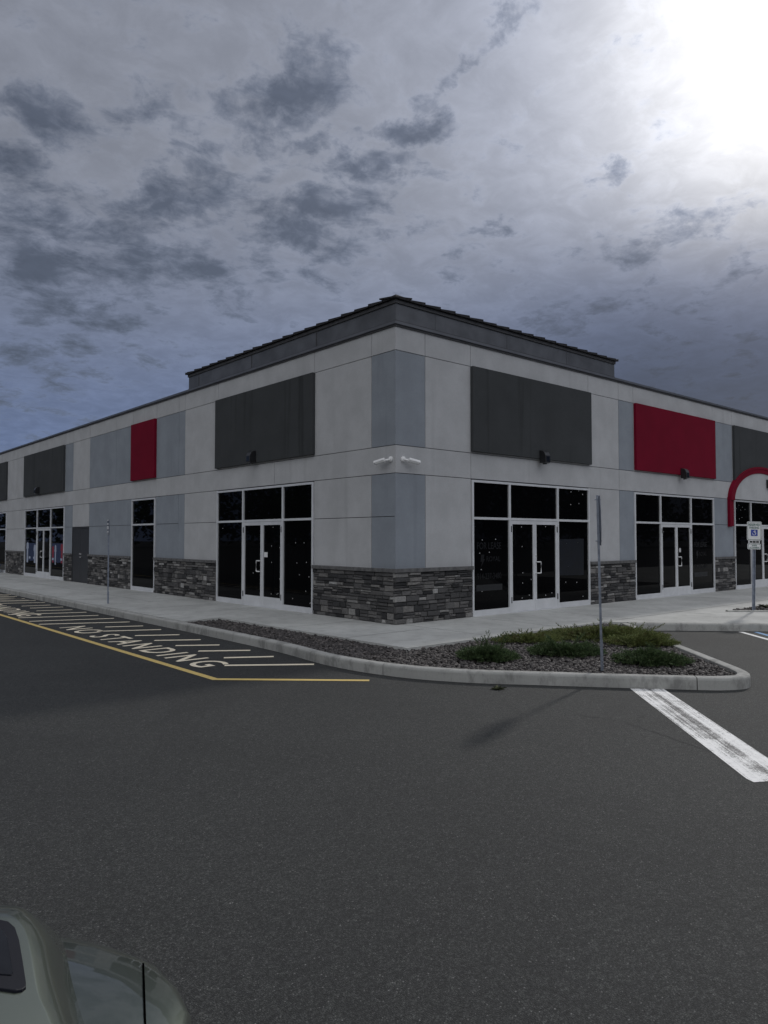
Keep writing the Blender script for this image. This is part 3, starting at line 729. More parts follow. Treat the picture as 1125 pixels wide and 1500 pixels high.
mb.add(vs, [(4*q_+k, 4*q_+(k+1) % 4, 4*((q_+1) % 4)+(k+1) % 4, 4*((q_+1) % 4)+k) for q_ in range(4) for k in range(4)]); mb.build('rim', M['bluebin'], e)
mb = MB(); mb.box((-.262, -.1, .16), (-.252, .06, .26)); mb.build('tub_label', M['white'], e)

# wall pack lights
def wall_light(X, s, z, label):
    e = tag(empty('wall_light', X(s, .115, z)), label, 'wall light', 'black wall lights under the panels')
    b = Vector(e.location); Y = lambda a, d, c: Vector(X(s+a, .115+d, z+c))-b
    hb = MB(); w_ = .095
    prof = [(0, -.14), (.14, -.15), (.19, -.13), (.185, .03), (.15, .11), (.09, .155), (0, .17)]
    hb.prism([(p[1], p[0]) for p in prof], -w_, w_, 0, lambda a, d, c: Y(d, c, a)); hb.build('housing', M['black'], e, bevel=.008)
    ln = MB(); ln.add([Y(-.06, .1925, -.12), Y(.06, .1925, -.12), Y(.06, .1885, .01), Y(-.06, .1885, .01)], [(0, 1, 2, 3)]); ln.build('lens', M['carglass'], e, recalc=False)
    bs = MB(); bs.box((-.04, .05, -.175), (.04, .13, -.152), 0, Y); bs.build('sensor', M['black'], e)
wall_light(XR, SR(788, 664), 3.72, 'black wall light at the foot of the charcoal panel right of the corner')
wall_light(XR, SR(994, 690), 3.72, 'black wall light at the foot of the wide red panel')
p = px_r([(1119, 706)])[0]; wall_light(XR, p[0], 3.70, 'black wall light inside the red arch')
wall_light(XL, SL(378, 661), 3.83, 'black wall light on the stained charcoal panel left of the corner')
wall_light(XL, SL(61, 715), 3.86, 'small distant black wall light on the far charcoal panel')
# security cameras at the corner
def sec_cam(X, s, z, label, turn):
    e = tag(empty('security_camera', X(s, TH, z)), label, 'security camera', 'white security cameras at the building corner')
    b = Vector(e.location); Y = lambda a, d, c: Vector(X(s+a, TH+d, z+c))-b
    m = MB(); m.tube([Y(0, -.004, 0), Y(0, .03, 0), Y(0, .05, 0)], [.062, .06, .04], 16); m.build('mount', M['camwhite'], e, smooth=True)
    m = MB(); m.tube([Y(0, .045, -.005), Y(.03*turn, .09, -.02), Y(.07*turn, .11, -.02)], [.026, .024, .022], 10); m.build('arm', M['camwhite'], e, smooth=True)
    m = MB(); A_ = Y(.06*turn, .11, -.016); B_ = Y(.26*turn, .20, -.07); m.tube([A_, A_.lerp(B_, .03), A_.lerp(B_, .97), B_], [.032, .046, .046, .044], 16); bo = m.build('body', M['camwhite'], e, smooth=False)
    d = (B_-A_).normalized(); m = MB(); m.tube([B_-d*.002, B_+d*.006], [.039, .039], 16); m.build('lens', M['black'], bo)
    upv = Vector((0, 0, 1)); sdv = d.cross(upv).normalized(); uu = sdv.cross(d).normalized()
    m = MB(); arc = [(.050*math.cos(a), .050*math.sin(a)) for a in [math.pi*k/8 for k in range(9)]]
    vs = []
    for P_ in (A_.lerp(B_, .05), B_+d*.02): vs += [P_+sdv*a+uu*c for a, c in arc]
    for P_ in (A_.lerp(B_, .05), B_+d*.02): vs += [P_+sdv*a*1.09+uu*c*1.09 for a, c in arc]
    n = 9; fs = [(i, i+1, n+i+1, n+i) for i in range(8)] + [(2*n+i, 3*n+i, 3*n+i+1, 2*n+i+1) for i in range(8)] + [(n+i, n+i+1, 3*n+i+1, 3*n+i) for i in range(8)] + [(i, 2*n+i, 2*n+i+1, i+1) for i in range(8)]
    m.add(vs, fs); m.build('sunshield', M['camwhite'], bo)
sec_cam(XL, SL(574.5, 673), px_l([(574.5, 673)])[0][1], 'white bullet security camera left of the building corner', 1)
sec_cam(XR, SR(588.5, 673), px_r([(588.5, 673)])[0][1], 'white bullet security camera right of the building corner', 1)

# ------------------------------------------------------------------ street signs
def u_post(mb, h, w_=.058, th=.004, z0=-.2):
    # hat-section steel post, open to +Y
    o = [(-w_/2, .0), (-w_/2+.014, .0), (-w_*.2, .026), (w_*.2, .026), (w_/2-.014, .0), (w_/2, .0), (w_/2, .004), (w_/2-.012, .004), (w_*.24, .031), (-w_*.24, .031), (-w_/2+.012, .004), (-w_/2, .004)]
    n = len(o); vs = [(x, y, z0) for x, y in o] + [(x, y, h) for x, y in o]
    mb.add(vs, [(i, (i+1) % n, n+(i+1) % n, n+i) for i in range(n)])
    mb.add([(x, y, h) for x, y in o], [(0, 1, 10, 11), (1, 2, 9, 10), (2, 3, 8, 9), (3, 4, 7, 8), (4, 5, 6, 7)])
def place(e, tilt_axis, ang): e.rotation_mode = 'QUATERNION'; e.rotation_quaternion = Matrix.Rotation(ang, 3, tilt_axis).to_quaternion() @ e.rotation_quaternion
# octagonal sign seen edge-on
pb = G(883.5, 984, -.05); hv = (pb.xy-CAM.xy); az = math.atan2(hv.y, hv.x)
e = tag(empty('street_sign', pb, 0), 'octagonal sign on a steel post seen edge on in the juniper bed', 'sign')
e.rotation_euler = (0, 0, az)      # local +X = away from the camera, -Y = to the right
lean = Matrix.Rotation(R_(-.9), 4, fh) @ Matrix.Rotation(az + R_(2.2), 4, 'Z')
e.rotation_euler = lean.to_euler()
hgt = 2.38
mb = MB(); u_post(mb, hgt); mb.build('post', M['galv'], e)
mb = MB(); u_post(mb, .42, .07); o = mb.build('post_sleeve', M['galv'], e); o.location = (0, -.006, 0)
oc = [(.335*math.cos(math.pi/8+k*math.pi/4)/math.cos(math.pi/8)*1.0, .335*math.sin(math.pi/8+k*math.pi/4)/math.cos(math.pi/8)) for k in range(8)]
mb = MB(); mb.prism([(a, c+hgt-.345) for a, c in oc], -.012, -.004); so = mb.build('sign_plate', M['signback'], e)
mb = MB(); n = 8; big = [(a, c) for a, c in oc]; sml = [(a*.93, c*.93) for a, c in oc]
vs = [(a, -.0135, c+hgt-.345) for a, c in big] + [(a, -.0135, c+hgt-.345) for a, c in sml]
mb.add(vs, [(i, (i+1) % n, n+(i+1) % n, n+i) for i in range(n)], 0); mb.add(vs[n:], [tuple(range(n))], 1)
mb.build('sign_face', [M['white'], M['signred']], so)
for z in (hgt-.06, hgt-.62):
    mb = MB(); mb.tube([(0, -.03, z), (0, .055, z)], .007, 8); mb.build('bolt', M['galv'], e)
# reserved parking sign
pb = G(1104, 895.5, .0); hv = (pb.xy-CAM.xy); az2 = math.atan2(hv.y, hv.x)
e = tag(empty('street_sign', pb), 'blue and white reserved parking sign on a post by the small rock bed', 'sign')
# local -Y faces the viewer's side of the lot
e.rotation_euler = (Matrix.Rotation(R_(1.3), 4, fh) @ Matrix.Rotation(az2 - math.pi/2 + R_(20), 4, 'Z')).to_euler()
ppm = F/((pb-CAM).dot(fw))            # pixels per metre at the sign
zt = (895.5-764)/ppm; zb = (895.5-791.5)/ppm; z2t = (895.5-796)/ppm; z2b = (895.5-804.7)/ppm
w2 = .165
mb = MB(); u_post(mb, zt-.02, .075); mb.build('post', M['galv'], e)
def plate(z0, z1, w_, name):
    mb = MB(); r_c = .03; pts = []
    for cx_, cz_, a0 in ((w_-r_c, z1-r_c, 0), (-w_+r_c, z1-r_c, 90), (-w_+r_c, z0+r_c, 180), (w_-r_c, z0+r_c, 270)):
        for k in range(4): a = R_(a0+k*30); pts.append((cx_+r_c*math.cos(a), cz_+r_c*math.sin(a)))
    mb.prism(pts, -.012, -.008); o = mb.build(name, M['white'], e)
    n = len(pts); m_ = MB(); zc = (z0+z1)/2; ins = lambda k: [(p[0]*(1-k/w_), -.0135, zc+(p[1]-zc)*(1-k/((z1-z0)/2))) for p in pts]
    m_.add(ins(.012)+ins(.020), [(i, (i+1) % n, n+(i+1) % n, n+i) for i in range(n)]); m_.build('border', M['signgreen'], o)
    return o
def sign_text(body, zc, h, w_, mat, parent, y=-.0137):
    vs, fs = text_mesh(body, 1.0, bold=.03); x0 = min(v[0] for v in vs); x1 = max(v[0] for v in vs); y0 = min(v[1] for v in vs); y1 = max(v[1] for v in vs)
    mb = MB(); mb.add([(((v[0]-x0)/(x1-x0)-.5)*w_, y, zc+((v[1]-y0)/(y1-y0)-.5)*h) for v in vs], fs); mb.build('lettering', mat, parent, recalc=False)
hh = zt-zb
o1 = plate(zb, zt, w2, 'sign_plate')
sign_text('RESERVED', zt-hh*.17, .060, w2*1.6, M['signgreen'], o1); sign_text('PARKING', zt-hh*.33, .055, w2*1.35, M['signgreen'], o1)
mb = MB(); c_ = zt-hh*.60; q = hh*.17; mb.add([(-q, -.0137, c_-q), (q, -.0137, c_-q), (q, -.0137, c_+q), (-q, -.0137, c_+q)], [(0, 1, 2, 3)])
# wheelchair figure
yy = -.0148; u = q/1.0
def disc(x, z, r, n=14): mb.add([(x+r*math.cos(2*math.pi*k/n), yy, z+r*math.sin(2*math.pi*k/n)) for k in range(n)], [tuple(range(n))], 1)
disc(.18*u, c_+.66*u, .15*u)
def bar(x0, z0, x1, z1, w_): 
    d = Vector((x1-x0, z1-z0)); n_ = Vector((-d.y, d.x)).normalized()*w_/2
    mb.add([(x0+n_.x, yy, z0+n_.y), (x1+n_.x, yy, z1+n_.y), (x1-n_.x, yy, z1-n_.y), (x0-n_.x, yy, z0-n_.y)], [(0, 1, 2, 3)], 1)
bar(.02*u, c_+.46*u, .22*u, c_-.02*u, .22*u); bar(.2*u, c_+.02*u, .55*u, c_+.0*u, .17*u); bar(.5*u, c_+.02*u, .42*u, c_-.55*u, .16*u); bar(.0*u, c_+.45*u, -.4*u, c_+.3*u, .14*u); bar(.05*u, c_+.45*u, .5*u, c_+.38*u, .12*u)
for k in range(11):
    a0, a1 = R_(150+k*21), R_(150+(k+1)*21); bar(-.05*u+.45*u*math.cos(a0), c_-.25*u+.45*u*math.sin(a0), -.05*u+.45*u*math.cos(a1), c_-.25*u+.45*u*math.sin(a1), .14*u)
mb.build('symbol', [M['signblue'], M['white']], o1, recalc=False)
o2 = plate(z2b, z2t, w2*.92, 'sign_plate')
sign_text('VAN', (z2t+z2b)/2+.022, .04, .12, M['signgreen'], o2); sign_text('ACCESSIBLE', (z2t+z2b)/2-.026, .028, .22, M['signgreen'], o2)
mb = MB(); 
zc_ = (zb+z2t)/2
mb.box((-w2*.8, -.010, zc_-.030), (w2*.8, -.006, zc_+.030), 0)
for x in (-.075, .0, .075): mb.box((x-.03, -.016, zc_-.02), (x+.03, -.0105, zc_+.02), 1)
mb.build('sign_plate', [M['white'], M['black']], e)
# sign on the left sidewalk, nearly edge on
pb = G(158.7, 884, .0); hv = (pb.xy-CAM.xy); az3 = math.atan2(hv.y, hv.x)
e = tag(empty('street_sign', pb), 'thin steel sign post at the kerb in front of the service doors, plate edge on', 'sign')
e.rotation_euler = (0, 0, az3 + R_(9))
ppm = F/((pb-CAM).dot(fw)); zt = (884-762)/ppm
mb = MB(); u_post(mb, zt, .06); mb.build('post', M['galv'], e)
mb = MB(); u_post(mb, .32, .085); o = mb.build('post_sleeve', M['galv'], e); o.location = (0, -.008, 0)
mb = MB(); mb.box((-.15, .032, zt-.40), (.15, .036, zt+.02)); so = mb.build('sign_plate', M['signback'], e)
mb = MB()
for z, h_ in ((.0, .03), (-.10, .04), (-.20, .09), (-.31, .05), (-.37, .02)): mb.box((-.12, .0365, zt+z-h_/2), (.12, .0385, zt+z+h_/2))
mb.build('sign_face', M['white'], so)

# ------------------------------------------------------------------ junipers
def juniper(name, c, rx, ry, rot, h, nb, mat, label, seed, spikes=0):
    r = random.Random(seed); e = tag(empty(name, (c[0], c[1], -.04)), label, 'shrub', 'juniper shrubs in the planter')
    fol = MB(); stm = MB(); cr, sr = math.cos(rot), math.sin(rot)
    def spray(p, d, L):
        d = d.normalized(); a = d.cross(Vector((r.uniform(-1, 1), r.uniform(-1, 1), r.uniform(.2, 1)))).normalized(); b = d.cross(a)
        q = p + d*L; w_ = .006
        vs = [p-a*w_, p+a*w_, q]; fs = [(0, 1, 2)]
        m = 5
        for k in range(m):
            t = .1+.8*k/m; base = p+d*L*t; ll = L*.42*(1-.55*t)
            for sg in (-1, 1):
                ang = r.uniform(.45, .95); side = (a*math.cos(k*1.2)+b*math.sin(k*1.2))*sg
                tip = base + (d*math.cos(ang)+side*math.sin(ang))*ll; n_ = len(vs)
                vs += [base-d*.007, base+d*.007, tip]; fs.append((n_, n_+1, n_+2))
        fol.add(vs, fs)
    for i in range(nb):
        a = r.uniform(0, 2*math.pi); rad = math.sqrt(r.random())
        tx, ty = math.cos(a)*rx*rad, math.sin(a)*ry*rad
        end = Vector((tx*cr-ty*sr, tx*sr+ty*cr, 0))
        zz = h*(1-rad**2*.75)*r.uniform(.45, 1.1)
        lump = .75+.5*mnoise.noise(Vector((end.x*3+seed, end.y*3, seed*.7)))
        zz *= lump
        st = end*r.uniform(.0, .35); st.z = .0
        top = Vector((end.x, end.y, max(.03, zz)))
        if spikes and i < spikes: top.z = h*r.uniform(1.0, 1.3); top.xy = top.xy*r.uniform(.6, 1.1)
        mid = st.lerp(top, .55) + Vector((0, 0, zz*.25))
        P_ = [st, mid, top]
        if i % 5 == 0: stm.tube(P_, [.008, .005, .002], 4, caps=False)
        n_ = 9
        for k in range(n_):
            t = .25+.75*k/(n_-1); p = (st*(1-t)**2 + mid*2*t*(1-t) + top*t*t); q = t+.1
            d = ((mid-st)*(1-t)+(top-mid)*t)
            if d.length < 1e-4: d = Vector((0, 0, 1))
            d = d.normalized() + Vector((r.uniform(-.8, .8), r.uniform(-.8, .8), r.uniform(-.15, .75)))
            spray(p, d, r.uniform(.05, .11))
    fol.build('foliage', mat, e, recalc=False); stm.build('stems', M['bark'], e, recalc=False)
c = G(714, 967, -.05); juniper('juniper_shrub', (c.x, c.y), .44, .38, R_(-41), .28, 400, M['juni'], 'dark green juniper with long feathery shoots, leftmost of the bed', 1, 8)
c = G(828, 960, -.05); juniper('juniper_shrub', (c.x, c.y), .58, .42, R_(-41), .24, 430, M['juni'], 'broad dark juniper left of the octagonal sign post', 2, 6)
c = G(953, 973, -.05); juniper('juniper_shrub', (c.x, c.y), .56, .40, R_(-41), .20, 380, M['juni'], 'low dark juniper near the planter nose, right of the octagonal sign post', 3, 4)
c = G(885, 934, -.05); juniper('juniper_shrub', (c.x, c.y), 1.15, .85, R_(-35), .19, 950, M['juni2'], 'spreading olive juniper at the inner corner behind the octagonal sign', 4, 12)
c = G(775, 940, -.05); juniper('juniper_shrub', (c.x, c.y), .70, .40, R_(-20), .14, 300, M['juni2'], 'flat olive juniper along the sidewalk edge behind the dark ones', 5, 7)
c = G(938, 945, -.05); juniper('juniper_shrub', (c.x, c.y), .62, .52, R_(-40), .17, 380, M['juni2'], 'olive juniper spilling toward the right kerb', 6, 4)
# weed growing out of the asphalt
def weed(loc, label, seed, s_=1.0):
    r = random.Random(seed); mb = MB()
    for i in range(46):
        a = r.uniform(0, 6.28); L = r.uniform(.05, .16)*s_; d = Vector((math.cos(a), math.sin(a), r.uniform(.15, .7))).normalized(); n_ = d.cross(Vector((0, 0, 1))).normalized()*.008
        p = Vector((r.uniform(-.02, .02), r.uniform(-.02, .02), 0)); mb.add([p-n_, p+n_, p+d*L*.6+n_*1.3, p+d*L+Vector((0, 0, -.02)), p+d*L*.6-n_*1.3], [(0, 1, 2, 3, 4)])
    o = mb.build('weed', M['dry'], recalc=False); o.location = loc; tag(o, label, 'weed')
weed(G(729, 1010, Z_A), 'small flattened weed on the asphalt in front of the kerb', 3, .75)
weed(G(1122, 890, .01), 'thin weed in the rock bed by the reserved parking sign', 4, 1.6)

# ------------------------------------------------------------------ car in the lower left corner
def UV(u, v, z): return CAM.xy.to_3d() + rt*u + fh*v + Vector((0, 0, z))
def PXZ(x, y, z): return G(x, y, z)
car = tag(empty('parked_car', UV(-2.4, 1.15, Z_A)), 'dark grey green car, only its rounded corner and a black framed window showing', 'car')
cb_ = Vector(car.location)
def resample(P_, n):
    P_ = [Vector(p) for p in P_]; Ls = [0]
    for i in range(len(P_)-1): Ls.append(Ls[-1]+(P_[i+1]-P_[i]).length)
    out = []
    for k in range(n):
        t = Ls[-1]*k/(n-1); i = max(j for j in range(len(Ls)) if Ls[j] <= t+1e-9); i = min(i, len(P_)-2)
        out.append(P_[i].lerp(P_[i+1], (t-Ls[i])/max(1e-9, Ls[i+1]-Ls[i])))
    return out
def spline3(P_, n=6):
    P_ = [Vector(p) for p in P_]; out = []
    for i in range(len(P_)-1):
        p0, p1, p2, p3 = P_[max(i-1, 0)], P_[i], P_[i+1], P_[min(i+2, len(P_)-1)]
        for k in range(n):
            t = k/n; out.append(.5*((2*p1)+(-p0+p2)*t+(2*p0-5*p1+4*p2-p3)*t*t+(-p0+3*p1-3*p2+p3)*t**3))
    out.append(P_[-1]); return out
NV = 72
def loft(mb, curves, mi=0, closed=True):
    C_ = [resample(spline3(c), NV) for c in curves]
    vs = [p-cb_ for c in C_ for p in c]
    fs = [(i*NV+k, i*NV+k+1, (i+1)*NV+k+1, (i+1)*NV+k) for i in range(len(C_)-1) for k in range(NV-1)]
    mb.add(vs, fs, mi)
ze = .585
U1, SLP = -.72, .40
def PP(x, y, off=0.0):                 # pixel onto the tilted upper skin z = .80 + SLP*(U1-u)
    n_ = Vector((0, 0, 1)) + rt*SLP; p0 = UV(U1, 1.5, .80+off); d = ray(x, y); return CAM + d*((p0-CAM).dot(n_)/d.dot(n_))
def sil(dz=0, dout=0.0):
    P_ = [UV(-4.6, 2.06, ze), UV(-2.6, 2.10, ze)] + [PXZ(x, y, ze) for x, y in ((-60, 1366), (60, 1370), (120, 1378), (173, 1391), (211, 1407), (240, 1421), (256, 1441), (267, 1470), (277, 1502))] + [UV(-.42, 1.2, ze), UV(-.44, .75, ze), UV(-.62, .36, ze), UV(-1.2, .27, ze), UV(-4.6, .27, ze)]
    ctr = UV(-1.5, 1.0, ze); out = []
    for p in P_:
        q = p-ctr; ln = q.length; out.append(ctr + q*((ln+dout)/ln) + Vector((0, 0, dz)))
    return out
body = MB()
loft(body, [sil(-.58, -.06), sil(-.46, .0), sil(-.30, .012), sil(-.14, .012), sil(-.05, .008), sil(0, 0), sil(.014, -.02), sil(.028, -.06), sil(.048, -.14), sil(.064, -.26), sil(.072, -.40)])
# raised part carrying the window: crown edge, rounded shoulder, steep flank
pxC = ((-330, 1450), (-300, 1385), (-150, 1348), (-40, 1340), (0, 1341), (22, 1344), (34, 1353), (43, 1372), (49, 1400), (54, 1430), (60, 1458), (74, 1490), (92, 1545), (70, 1620), (-60, 1650), (-260, 1590), (-330, 1450))
pxS = ((-350, 1450), (-315, 1372), (-152, 1334), (-40, 1327), (0, 1328), (32, 1331), (50, 1340), (72, 1356), (90, 1376), (98, 1402), (106, 1440), (120, 1490), (138, 1550), (100, 1660), (-60, 1690), (-280, 1620), (-350, 1450))
dzS = [.05]*6 + [.07, .095, .115] + [.12]*8
C_full = [PP(x, y) for x, y in pxC]; S_full = [PXZ(x, y, c.z-dz) for (x, y), c, dz in zip(pxS, C_full, dzS)]
cen = PP(-140, 1470, .01)
def outw(p): 
    q = (p-cen); q.z = 0; return q.normalized()
B_full = [p + outw(p)*.04 - Vector((0, 0, .22)) for p in S_full]
M_full = [a.lerp(b, .55)+Vector((0, 0, .014)) for a, b in zip(C_full, S_full)]
def inn_(f): return [p.lerp(cen, f) for p in C_full]
rings = [spline3(c, 6) for c in (B_full, S_full, M_full, C_full, inn_(.03), inn_(.12), inn_(.4), inn_(.7))]
nk = len(rings[0])
body.add([p-cb_ for c in rings for p in c]+[cen-cb_], [(i*nk+k, i*nk+k+1, (i+1)*nk+k+1, (i+1)*nk+k) for i in range(len(rings)-1) for k in range(nk-1)] + [((len(rings)-1)*nk+k, (len(rings)-1)*nk+k+1, len(rings)*nk) for k in range(nk-1)])
# cabin further back along the car
def fr_(mb, b_, t_): mb.add([p-cb_ for p in b_+t_], [(0, 1, 5, 4), (1, 2, 6, 5), (2, 3, 7, 6), (3, 0, 4, 7), (4, 5, 6, 7)])
cbt = [UV(-4.3, .40, .72), UV(-1.95, .40, .72), UV(-1.95, 1.92, .72), UV(-4.3, 1.92, .72)]; ctp = [UV(-3.9, .56, 1.30), UV(-2.55, .56, 1.30), UV(-2.55, 1.76, 1.30), UV(-3.9, 1.76, 1.30)]
bo = body.build('body', M['carpaint'], car, smooth=True)
cbm = MB(); fr_(cbm, cbt, ctp); cbo = cbm.build('cabin', M['carpaint'], car, bevel=.04)
for a_, b_ in ((0, 1), (1, 2), (2, 3), (3, 0)):
    q = [cbt[a_], cbt[b_], ctp[b_], ctp[a_]]; c_ = sum(q, Vector())/4; nn = (q[1]-q[0]).cross(q[3]-q[0]).normalized()
    if nn.dot(c_-(sum(cbt+ctp, Vector())/8)) < 0: nn = -nn
    cw_ = MB(); cw_.add([c_+(p-c_)*.80+nn*.006-cb_ for p in q], [(0, 1, 2, 3)]); cw_.build('window', M['carglass'], cbo, recalc=False)
from mathutils.bvhtree import BVHTree
bvh = BVHTree.FromPolygons([v.co.copy() for v in bo.data.vertices], [tuple(p.vertices) for p in bo.data.polygons])
def on_skin(x, y, lift=.006):
    d = ray(x, y).normalized(); h_ = bvh.ray_cast(CAM-cb_, d); return None if h_[0] is None else h_[0] - d*lift
def plate_px(pts, lift, th, name, mat, parent):
    mb = MB(); P_ = []
    for x, y in pts:
        q = on_skin(x, y, lift)
        if q is None: q = PP(x, y)-cb_
        P_.append(q)
    n_ = len(P_); c = sum(P_, Vector())/n_
    lo = [p-Vector((0, 0, th)) for p in P_]; vs = P_+lo+[c+Vector((0, 0, .001))]
    mb.add(vs, [(i, (i+1) % n_, 2*n_) for i in range(n_)]+[(i, (i+1) % n_, n_+(i+1) % n_, n_+i) for i in range(n_)])
    return mb.build(name, mat, parent, bevel=.002)
wn = plate_px([(-120, 1358), (-60, 1349), (-5, 1345.5), (12, 1349), (22, 1358), (28, 1376), (33, 1405), (38, 1437), (38, 1445), (33, 1449), (24, 1450.5), (0, 1447), (-60, 1440), (-120, 1434)], .010, .035, 'window', M['cartrim'], car)
plate_px([(-110, 1358), (-60, 1356), (-5, 1354.5), (6, 1362), (11, 1374), (15, 1400), (19, 1424), (17, 1428), (0, 1427), (-60, 1422), (-110, 1418)], .0135, .004, 'pane', M['carglass'], wn)
# panel seam laid on the skin
sv = MB(); L0 = []; L1 = []
for k in range(16):
    y = 1410.5+k*6.5; x = 209.8+k*.22; a, b = on_skin(x-1.5, y), on_skin(x+1.5, y)
    if a is not None and b is not None: L0.append(a); L1.append(b)
n_ = len(L0); sv.add(L0+L1, [(k, k+1, n_+k+1, n_+k) for k in range(n_-1)])
sv.build('panel_seam', M['seam'], car, recalc=False)
for u in (-1.15, -3.75):
    for v in (.45, 1.88):
        w_ = MB(); w_.tube([UV(u, v-.1, .165)-cb_, UV(u, v-.085, .165)-cb_, UV(u, v+.085, .165)-cb_, UV(u, v+.1, .165)-cb_], [.27, .315, .315, .27], 28); wo = w_.build('wheel', M['rubber'], car)
        sg = -1 if v < 1 else 1
        w_ = MB(); w_.tube([UV(u, v+sg*.06, .165)-cb_, UV(u, v+sg*.104, .165)-cb_], .19, 20); w_.build('rim', M['chrome'], wo)

# ------------------------------------------------------------------ what stands behind the viewer (seen in the glass)
tr = MB(); r = random.Random(3)
def tree_line(x0, y0, x1, y1, n):
    for i in range(n):
        t = (i+r.uniform(-.4, .4))/n; cx_, cy_ = x0+(x1-x0)*t, y0+(y1-y0)*t; hh_ = r.uniform(12, 22)
        for k in range(520):
            a = r.uniform(0, 6.28); u_ = r.uniform(-1, 1); rr = r.uniform(.55, 1)
            p = Vector((cx_+math.cos(a)*math.sqrt(1-u_*u_)*rr*hh_*.34, cy_+math.sin(a)*math.sqrt(1-u_*u_)*rr*hh_*.34, hh_*.5+u_*rr*hh_*.5))
            s_ = r.uniform(.35, .8); d1 = Vector((r.uniform(-1, 1), r.uniform(-1, 1), r.uniform(-1, 1))).normalized(); d2 = d1.cross(Vector((r.uniform(-1, 1), r.uniform(-1, 1), r.uniform(-1, 1)))).normalized()
            tr.add([p-d1*s_, p-d2*s_*.6, p+d1*s_, p+d2*s_*.6], [(0, 1, 2, 3)])
tree_line(-75, -60, -75, 130, 42); tree_line(-60, -75, 130, -75, 42); tree_line(-75, 130, -8, 150, 16); tree_line(130, -75, 150, -8, 16)
tag(tr.build('distant_trees', M['tree'], recalc=False), 'line of dark trees on the far side of the parking lot', 'trees', kind='stuff')

# ------------------------------------------------------------------ light
sl = bpy.data.lights.new('sun', 'SUN'); so = bpy.data.objects.new('sun', sl); COL.objects.link(so)
sl.energy = 1.1; sl.angle = R_(3.2); sl.color = (1, .96, .90)
so.rotation_euler = sund.to_track_quat('Z', 'Y').to_euler(); so.location = (20, 10, 30)

w = bpy.data.worlds.new('World'); sc.world = w; w.use_nodes = True; nt = w.node_tree
bg = nt.nodes['Background']; bg.inputs[1].default_value = .1
tc = nt.nodes.new('ShaderNodeTexCoord'); D_ = tc.outputs['Generated']
sky = nt.nodes.new('ShaderNodeTexSky'); sky.sky_type = 'NISHITA'; sky.sun_disc = False
sky.sun_elevation = R_(SUN_EL); sky.sun_rotation = R_(90-SUN_AZ)
sep = nt.nodes.new('ShaderNodeSeparateXYZ'); nt.links.new(D_, sep.inputs[0]); X_, Y_, Z_ = sep.outputs
def vdot(v, src=None):
    n = nt.nodes.new('ShaderNodeVectorMath'); n.operation = 'DOT_PRODUCT'; nt.links.new(src or D_, n.inputs[0]); n.inputs[1].default_value = v; return n.outputs['Value']
mt = lambda *a, **k: math_(nt, *a, **k)
theta = mt('ARCCOSINE', mt('MINIMUM', mt('MAXIMUM', vdot(sund), -1.0), 1.0))
# luminance of the veil of high cloud: falls away from the sun, with an unseen bright lobe added behind the viewer to light the walls
GLOW, AMB, BACK_FILL = 1.0, .232, .72
glowel = smooth_(nt, Z_, .12, .50, .12, 1.0)
lum = mt('ADD', AMB, mt('MULTIPLY', glowel, mt('MULTIPLY', GLOW, mt('EXPONENT', mt('MULTIPLY', mt('MULTIPLY', theta, theta), -1/.047)))))
lum = mt('ADD', lum, mt('MULTIPLY', glowel, mt('MULTIPLY', .62, mt('EXPONENT', mt('DIVIDE', theta, -.30)))))
lum = mt('ADD', lum, smooth_(nt, vdot(Vector((-.42, -.90, .12)).normalized()), -.1, .75, 0, BACK_FILL))
# the low sky towards the right is the darkest part of the cloud deck
rgt = smooth_(nt, vdot(rt), -.05, .34)
lum = mt('MULTIPLY', lum, mt('SUBTRACT', 1.0, mt('MULTIPLY', .74, mt('MULTIPLY', rgt, smooth_(nt, Z_, .16, .46, 1, 0)))))
# cloud layer
zc = mt('ADD', mt('MAXIMUM', Z_, 0.0), .16)
cmb = nt.nodes.new('ShaderNodeCombineXYZ'); nt.links.new(mt('DIVIDE', X_, zc), cmb.inputs[0]); nt.links.new(mt('DIVIDE', Y_, zc), cmb.inputs[1])
mp = nt.nodes.new('ShaderNodeMapping'); nt.links.new(cmb.outputs[0], mp.inputs[0]); mp.inputs['Location'].default_value = (3.1, 1.7, 0)
n1 = noise_(nt, mp.outputs[0], 5.4, 10, .63, .3); n2 = noise_(nt, mp.outputs[0], 1.5, 5, .55, .2); n3 = noise_(nt, mp.outputs[0], 9.0, 6, .62, .4)
# places where the photographed sky carries a cloud (direction, half sizes in radians, weight)
def ddir(x, y): return ray(x, y).normalized()
BL = [(400,138,90,36,1.3,-12),(232,150,75,42,.7,-8),(55,155,95,36,1.,-5),(705,82,95,24,1.7,-25),(595,202,68,26,1.5,0),(545,245,60,20,.9,0),(470,300,120,36,.8,-8),(240,310,110,40,.9,-12),(440,358,100,26,.8,-6),(50,370,95,85,.8,0),(885,272,32,12,.8,0),(945,345,60,48,.8,-30),(1070,310,65,40,.6,-20),(480,188,46,16,.8,-15),(30,235,50,40,.6,0),(130,480,110,55,.7,-15),(320,400,110,34,.7,-12),(1090,390,50,24,.7,-15),(760,330,40,10,.6,0),(640,110,32,14,.6,-20),(930,480,150,55,.5,-8)]
